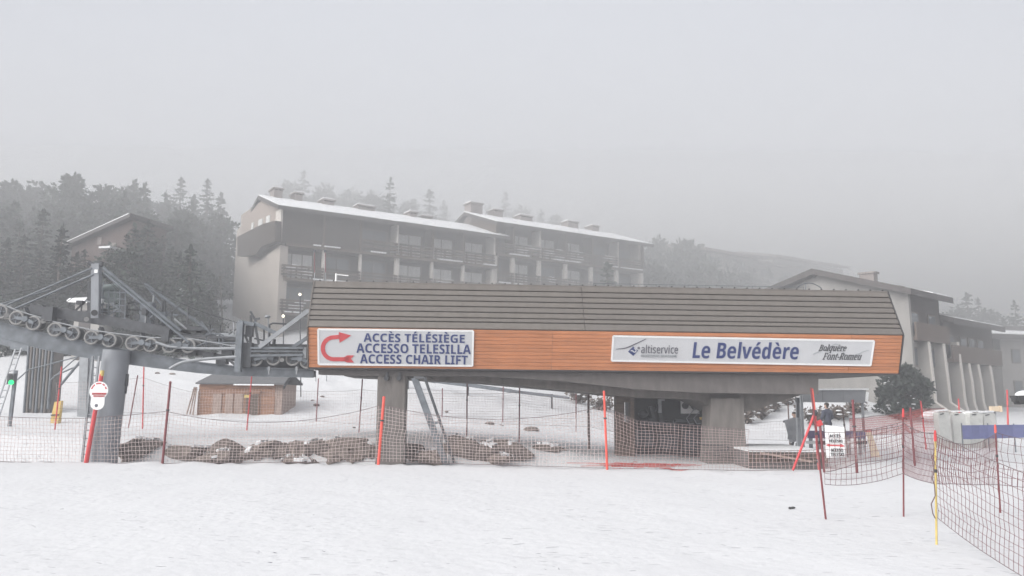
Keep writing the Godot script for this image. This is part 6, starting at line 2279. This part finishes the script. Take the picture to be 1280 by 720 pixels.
		var Bz := Basis(Vector3.UP, [0.1, -0.25, 0.05, 0.12][k]) * Basis(Vector3(0, 0, 1), [0.04, 0.0, -0.03, 0.02][k])
		t = thing("safety_mattress", bot, z[5], "safety mattress", "grey safety mattresses", Bz)
		mb = MB.new()
		var pr := []
		for c in [Vector2(-0.5, 0), Vector2(0.5, 0), Vector2(0.5, 0.94), Vector2(0.44, 0.99), Vector2(0.0, 1.0), Vector2(-0.44, 0.99), Vector2(-0.5, 0.94)]: pr.append(bot + Bz * Vector3(c.x * w, c.y * ht - 0.1, 0.16))
		mb.prism(pr, Bz * Vector3(0, 0, -0.34))
		put(mb, "cushion", M.mattress, t)
		mb = MB.new()
		mb.beam(bot + Bz * Vector3(-w * 0.34, ht * 0.88, 0.17), bot + Bz * Vector3(-w * 0.02, ht * 0.9, 0.17), 0.03, 0.04)
		put(mb, "handle", M.steel_dark, t)
		mb = MB.new()
		mb.beam(bot + Bz * Vector3(-w * 0.45, ht * 0.97, 0.0), bot + Bz * Vector3(w * 0.45, ht * 0.985, 0.0), 0.28, 0.05)
		put(mb, "snow_cap", M.snow_cap, t)
		k += 1
	var yb := at(1243, 511, 35)
	t = thing("yellow_box", yb, "small yellowed box on a post behind the rightmost mattress", "box")
	mb = MB.new()
	mb.bx(yb, Vector3(0.36, 0.22, 0.2))
	mb.bx(yb + Vector3(0.22, 0, 0.05), Vector3(0.06, 0.26, 0.22))
	put(mb, "case", M.cream_pad, t)
	mb = MB.new()
	mb.tube(g(yb.x, yb.z), yb, 0.04)
	puts(mb, "post", M.steel, t)
	# blue banner fence
	var bn := Fr.new(self, at(1204, 548, 31.5) * Vector3(1, 0, 1), Vector3(1, 0, -0.05))
	bn.o.y = ground(bn.o.x, bn.o.z)
	t = thing("blue_banner", bn.at(1.5, 0, 0), "long dark blue banner fence before the mattresses at right", "banner", "", bn.basis())
	for i in 10:
		mb = MB.new()
		var s0 := i * 0.34
		var zig0 := 0.04 * sin(i * 1.9)
		var zig1 := 0.04 * sin((i + 1) * 1.9)
		var b0 := bn.h(1204 + i * 9, 549 - 0.3 * i)
		var t0 := bn.h(1204 + i * 9, 531.5 - 0.12 * i)
		mb.hexa([bn.at(s0, b0, zig0), bn.at(s0 + 0.338, b0, zig1), bn.at(s0 + 0.338, b0, zig1 - 0.012), bn.at(s0, b0, zig0 - 0.012), bn.at(s0, t0, zig0), bn.at(s0 + 0.338, t0, zig1), bn.at(s0 + 0.338, t0, zig1 - 0.012), bn.at(s0, t0, zig0 - 0.012)])
		put(mb, "banner_panel", M.banner_blue, t)
	for s in [0.0, 1.05, 2.1, 3.2]:
		mb = MB.new()
		mb.tube(bn.at(s, -0.3, -0.05), bn.at(s, bn.h(1220, 529), -0.05), 0.025)
		puts(mb, "post", M.steel, t)
	for z in [[1165, 520, 36, 0.45, 0.25, "snow heap left of the leftmost mattress"], [1210, 520, 36, 0.3, 0.2, "snow heap between the grey mattresses"]]:
		mb = MB.new()
		mb.ball(at(z[0], z[1], z[2]), Vector3(z[3], z[4], 0.4), 14, 8)
		tag(put(mb, "snow_heap", M.snow_cap), z[5], "snow heap")
	# black lamp with snow on top, cut by the frame edge
	var h := at(1277, 498, 12)
	t = thing("floodlight", h, "black floodlight capped with snow cut by the right frame edge", "floodlight")
	mb = MB.new()
	mb.hexa([h + Vector3(-0.05, -0.09, 0.06), h + Vector3(0.2, -0.06, 0.06), h + Vector3(0.2, -0.06, -0.1), h + Vector3(-0.05, -0.09, -0.1), h + Vector3(-0.11, 0.04, 0.09), h + Vector3(0.22, 0.05, 0.09), h + Vector3(0.22, 0.05, -0.12), h + Vector3(-0.11, 0.04, -0.12)])
	mb.bx(h + Vector3(-0.1, -0.01, 0), Vector3(0.05, 0.08, 0.1))
	put(mb, "housing", M.rubber, t)
	mb = MB.new()
	mb.ball(h + Vector3(0.07, 0.045, 0), Vector3(0.16, 0.075, 0.1), 16, 8)
	put(mb, "snow_cap", M.snow_cap, t)
	mb = MB.new()
	mb.tube(g(h.x + 0.25, h.z) - Vector3(0, 0.2, 0), h + Vector3(0.25, 0.1, 0), 0.05)
	puts(mb, "post", M.steel, t)

# ---- people: one smooth body meshed from tapered limbs, with clothes as parts
func seg(p: Vector3, a: Vector3, b: Vector3, ra: float, rb: float) -> float:
	var ab := b - a
	var t := clampf((p - a).dot(ab) / ab.length_squared(), 0, 1)
	return (p - a - ab * t).length() - lerpf(ra, rb, t)

func surface(bones: Array, cell: float, blend: float, inv: Transform3D) -> ArrayMesh:
	var lo := Vector3(1e9, 1e9, 1e9)
	var hi := -lo
	for b in bones:
		for q in [0, 1]:
			var r: float = maxf(b[2], b[3]) + 2 * cell
			lo = lo.min(b[q] - Vector3(r, r, r))
			hi = hi.max(b[q] + Vector3(r, r, r))
	var n := Vector3i(((hi - lo) / cell).ceil()) + Vector3i.ONE
	var f := PackedFloat32Array()
	f.resize(n.x * n.y * n.z)
	f.fill(1.0)
	for b in bones:
		var r: float = maxf(b[2], b[3]) + blend + 2 * cell
		var l := Vector3i((((b[0].min(b[1])) - Vector3(r, r, r) - lo) / cell).floor()).clamp(Vector3i.ZERO, n - Vector3i.ONE)
		var u := Vector3i((((b[0].max(b[1])) + Vector3(r, r, r) - lo) / cell).ceil()).clamp(Vector3i.ZERO, n - Vector3i.ONE)
		for z in range(l.z, u.z + 1):
			for y in range(l.y, u.y + 1):
				for x in range(l.x, u.x + 1):
					var d := seg(lo + Vector3(x, y, z) * cell, b[0], b[1], b[2], b[3])
					var i := (z * n.y + y) * n.x + x
					var o := f[i]
					var h := maxf(blend - absf(d - o), 0.0) / blend
					f[i] = minf(d, o) - h * h * blend * 0.25
	var st := SurfaceTool.new()
	st.begin(Mesh.PRIMITIVE_TRIANGLES)
	st.set_smooth_group(0)
	var id := {}
	var cnt := 0
	for z in n.z - 1:
		for y in n.y - 1:
			for x in n.x - 1:
				var s := Vector3.ZERO
				var c := 0
				var i0 := (z * n.y + y) * n.x + x
				var all := true
				var any := false
				for k in 8:
					var inside := f[i0 + (k & 1) + ((k >> 1) & 1) * n.x + ((k >> 2) & 1) * n.x * n.y] < 0
					all = all and inside
					any = any or inside
				if all or not any: continue
				for e in [[0, 1], [2, 3], [4, 5], [6, 7], [0, 2], [1, 3], [4, 6], [5, 7], [0, 4], [1, 5], [2, 6], [3, 7]]:
					var pa := Vector3i(e[0] & 1, (e[0] >> 1) & 1, (e[0] >> 2) & 1)
					var pb := Vector3i(e[1] & 1, (e[1] >> 1) & 1, (e[1] >> 2) & 1)
					var va := f[i0 + pa.x + pa.y * n.x + pa.z * n.x * n.y]
					var vb := f[i0 + pb.x + pb.y * n.x + pb.z * n.x * n.y]
					if (va < 0) != (vb < 0):
						s += Vector3(pa).lerp(Vector3(pb), va / (va - vb))
						c += 1
				id[i0] = cnt
				cnt += 1
				st.add_vertex(inv * (lo + (Vector3(x, y, z) + s / c) * cell))
	var dx := [1, n.x, n.x * n.y]
	for z in range(1, n.z - 1):
		for y in range(1, n.y - 1):
			for x in range(1, n.x - 1):
				var i0 := (z * n.y + y) * n.x + x
				for a in 3:
					var i1: int = i0 + dx[a]
					if (f[i0] < 0) == (f[i1] < 0): continue
					var p: int = dx[(a + 1) % 3]
					var q: int = dx[(a + 2) % 3]
					var w := [i0, i0 - p, i0 - p - q, i0 - q]
					var ok := true
					for v in w: ok = ok and id.has(v)
					if not ok: continue
					if f[i0] < 0: w.reverse()
					for v in [0, 1, 2, 0, 2, 3]: st.add_index(id[w[v]])
	st.generate_normals()
	return st.commit()

func add_surface(bones: Array, cell: float, blend: float, called: String, m: Material, parent: Node3D) -> void:
	var o := MeshInstance3D.new()
	o.name = numbered(parent, called)
	o.mesh = surface(bones, cell, blend, world_of(parent).affine_inverse())
	o.material_override = m
	parent.add_child(o, true)

func hand(w: Vector3, d: Vector3, side: Vector3) -> Array:
	var b := [[w, w + d * 0.08, 0.026, 0.034]]
	for k in 4:
		var root := w + d * 0.08 + side * (k - 1.5) * 0.019
		var l: float = [0.062, 0.075, 0.07, 0.055][k]
		var kn := root + d * l * 0.55
		b.append([root, kn, 0.0095, 0.009])
		b.append([kn, kn + (d * 0.55 + Vector3.DOWN * 0.7).normalized() * l * 0.6, 0.009, 0.0075])
	var th := w + d * 0.03 + side * 0.03
	b.append([th, th + (d * 0.6 + side * 0.8).normalized() * 0.055, 0.012, 0.009])
	return b

func person(where: Vector3, turn: float, tall: float, label: String, jacket: Material, arms: Array, crouch := 0.0) -> void:
	var s := tall / 1.76
	var B := Basis(Vector3.UP, turn).scaled(Vector3(s, s, s))
	var t := thing("person", where, label, "person", "", Basis(Vector3.UP, turn))
	var P := func(x, y, z): return where + B * Vector3(x, y, z)
	var hip := 0.92 - crouch
	var lean := crouch * 0.6
	var ch := hip + 0.47
	var neck := P.call(0, ch + 0.12, lean)
	var body := []
	# trunk, arms and legs join in one surface
	for k in [-1, 1]:
		var h: Vector3 = P.call(0.09 * k, hip, 0)
		var kn: Vector3 = P.call(0.11 * k, 0.49 - crouch * 0.3, 0.06 + crouch * 0.9)
		var an: Vector3 = P.call(0.12 * k, 0.1, -0.02)
		body.append([h, kn, 0.098 * s, 0.068 * s])
		body.append([kn, an, 0.068 * s, 0.05 * s])
	var trousers := body.duplicate()
	trousers.append([P.call(-0.06, hip + 0.03, 0), P.call(0.06, hip + 0.03, 0), 0.13 * s, 0.13 * s])
	add_surface(trousers, 0.022, 0.06, "trousers", M.trousers, t)
	var coat := [[P.call(0, hip - 0.02, 0), P.call(0, hip + 0.2, lean * 0.5), 0.155 * s, 0.14 * s], [P.call(0, hip + 0.2, lean * 0.5), P.call(0, ch, lean), 0.14 * s, 0.15 * s], [P.call(-0.13, ch + 0.03, lean), P.call(0.13, ch + 0.03, lean), 0.1 * s, 0.1 * s], [P.call(0, ch, lean), neck, 0.12 * s, 0.07 * s]]
	var hands := []
	for k in 2:
		var sd := -1 if k == 0 else 1
		var sh: Vector3 = P.call(0.19 * sd, ch + 0.04, lean)
		var el: Vector3 = P.call(arms[k][0].x * sd, arms[k][0].y + hip, arms[k][0].z + lean)
		var wr: Vector3 = P.call(arms[k][1].x * sd, arms[k][1].y + hip, arms[k][1].z + lean)
		coat.append([sh, el, 0.075 * s, 0.058 * s])
		coat.append([el, wr, 0.058 * s, 0.042 * s])
		hands.append(hand(wr, (wr - el).normalized(), (B * Vector3(-sd, 0, 0.2)).normalized()))
	add_surface(coat, 0.02, 0.07, "jacket", jacket, t)
	for h in hands: add_surface(h, 0.005, 0.008, "hand", M.skin, t)
	# head with face, neck
	var hc: Vector3 = P.call(0, ch + 0.30, lean + 0.02)
	var fwd := B * Vector3(0, 0, 1) / s
	var rt := B * Vector3(1, 0, 0) / s
	var head := [[neck - Vector3(0, 0.02, 0), hc - Vector3(0, 0.06, 0), 0.055 * s, 0.06 * s], [hc + Vector3(0, 0.03, 0) - fwd * 0.02, hc + Vector3(0, 0.03, 0) + fwd * 0.015, 0.092 * s, 0.085 * s], [hc - Vector3(0, 0.05, 0) + fwd * 0.02, hc - Vector3(0, 0.085, 0) + fwd * 0.045, 0.062 * s, 0.038 * s], [hc + fwd * 0.095, hc - Vector3(0, 0.03, 0) + fwd * 0.118, 0.012 * s, 0.016 * s], [hc - Vector3(0, 0.06, 0) + fwd * 0.088 - rt * 0.02, hc - Vector3(0, 0.06, 0) + fwd * 0.088 + rt * 0.02, 0.01 * s, 0.01 * s]]
	for k in [-1, 1]: head.append([hc + rt * 0.092 * k + Vector3(0, 0.02, 0), hc + rt * 0.09 * k - Vector3(0, 0.03, 0), 0.018 * s, 0.012 * s])
	add_surface(head, 0.01, 0.02, "head", M.skin, t)
	var mb := MB.new()
	for k in [-1, 1]: mb.ball(hc + rt * 0.035 * k + fwd * 0.092 + Vector3(0, 0.012, 0), Vector3(0.012, 0.009, 0.009), 8, 6)
	puts(mb, "eye", M.boot, t)
	add_surface([[hc + Vector3(0, 0.055, 0) - fwd * 0.035, hc + Vector3(0, 0.06, 0) + fwd * 0.015, 0.092 * s, 0.088 * s], [hc - fwd * 0.05, hc - Vector3(0, 0.05, 0) - fwd * 0.05, 0.07 * s, 0.05 * s]], 0.012, 0.02, "hat", M.hair, t)
	for k in [-1, 1]:
		add_surface([[P.call(0.12 * k, 0.22, -0.02), P.call(0.12 * k, 0.07, -0.02), 0.068 * s, 0.06 * s], [P.call(0.12 * k, 0.05, -0.06), P.call(0.125 * k, 0.045, 0.17), 0.055 * s, 0.048 * s]], 0.018, 0.03, "boot", M.boot, t)

func people() -> void:
	var p := on_ground(1034, 36)
	person(p, PI + 0.3, 1.8, "person in dark blue jacket seen from behind beyond the access notice", M.jacket, [[Vector3(0.27, 0.28, 0.02), Vector3(0.25, 0.12, 0.2)], [Vector3(0.27, 0.27, 0.0), Vector3(0.24, 0.08, 0.16)]])
	p = on_ground(992, 33)
	person(p, 0.1, 1.5, "person in dark clothes crouching behind a grey board they hold", M.jacket, [[Vector3(0.30, 0.28, 0.12), Vector3(0.28, 0.14, 0.30)], [Vector3(0.30, 0.28, 0.12), Vector3(0.28, 0.14, 0.30)]], 0.1)
	var W := Fr.new(self, p + Vector3(0, 0.9, 0.42), Vector3(1, 0, -0.05), Vector3(0.12, 1, 0.1))
	var t := thing("grey_board", W.o, "tilted grey board of paler panels held up by the crouching person", "board")
	var mb := MB.new()
	var q := []
	for z in [Vector2(980, 525), Vector2(1001.5, 521), Vector2(1005, 550), Vector2(987, 553)]: q.append(W.hit(z.x, z.y))
	mb.prism(q, W.ez * 0.04)
	put(mb, "sheet", M.board_grey, t)
	for z in [[984, 991, 532, 538], [994, 1002, 530, 538], [986, 992, 543, 549], [996, 1003, 544, 548]]:
		mb = MB.new()
		W.slab(mb, W.s(z[0], 535, 0.04), W.s(z[1], 535, 0.04), W.h(993, z[3], 0.04), W.h(993, z[2], 0.04), 0.04, 0.05)
		put(mb, "panel", M.panel_grey if z[2] > 540 else M.steel_light, t)
	mb = MB.new()
	mb.bx(W.hit(1003, 529, -0.02), Vector3(0.08, 0.1, 0.06))
	mb.bx(W.hit(980, 527, -0.02), Vector3(0.06, 0.08, 0.06))
	puts(mb, "clamp", M.rubber, t)

func fog_banks() -> void:   # the cloud lies thicker on the hillside than on the piste
	for z in [[51.0, 0.0155], [88.0, 0.010]]:
		var f := FogVolume.new()
		f.name = numbered(self, "fog_bank")
		f.shape = RenderingServer.FOG_VOLUME_SHAPE_BOX
		f.size = Vector3(1600, 36, 900)
		f.position = Vector3(0, 12, -z[0] - 450.0)
		var m := FogMaterial.new()
		m.density = z[1]
		m.albedo = lin(0.98, 0.983, 0.99)
		f.material = m
		f.set_meta("kind", "stuff")
		add_child(f, true)
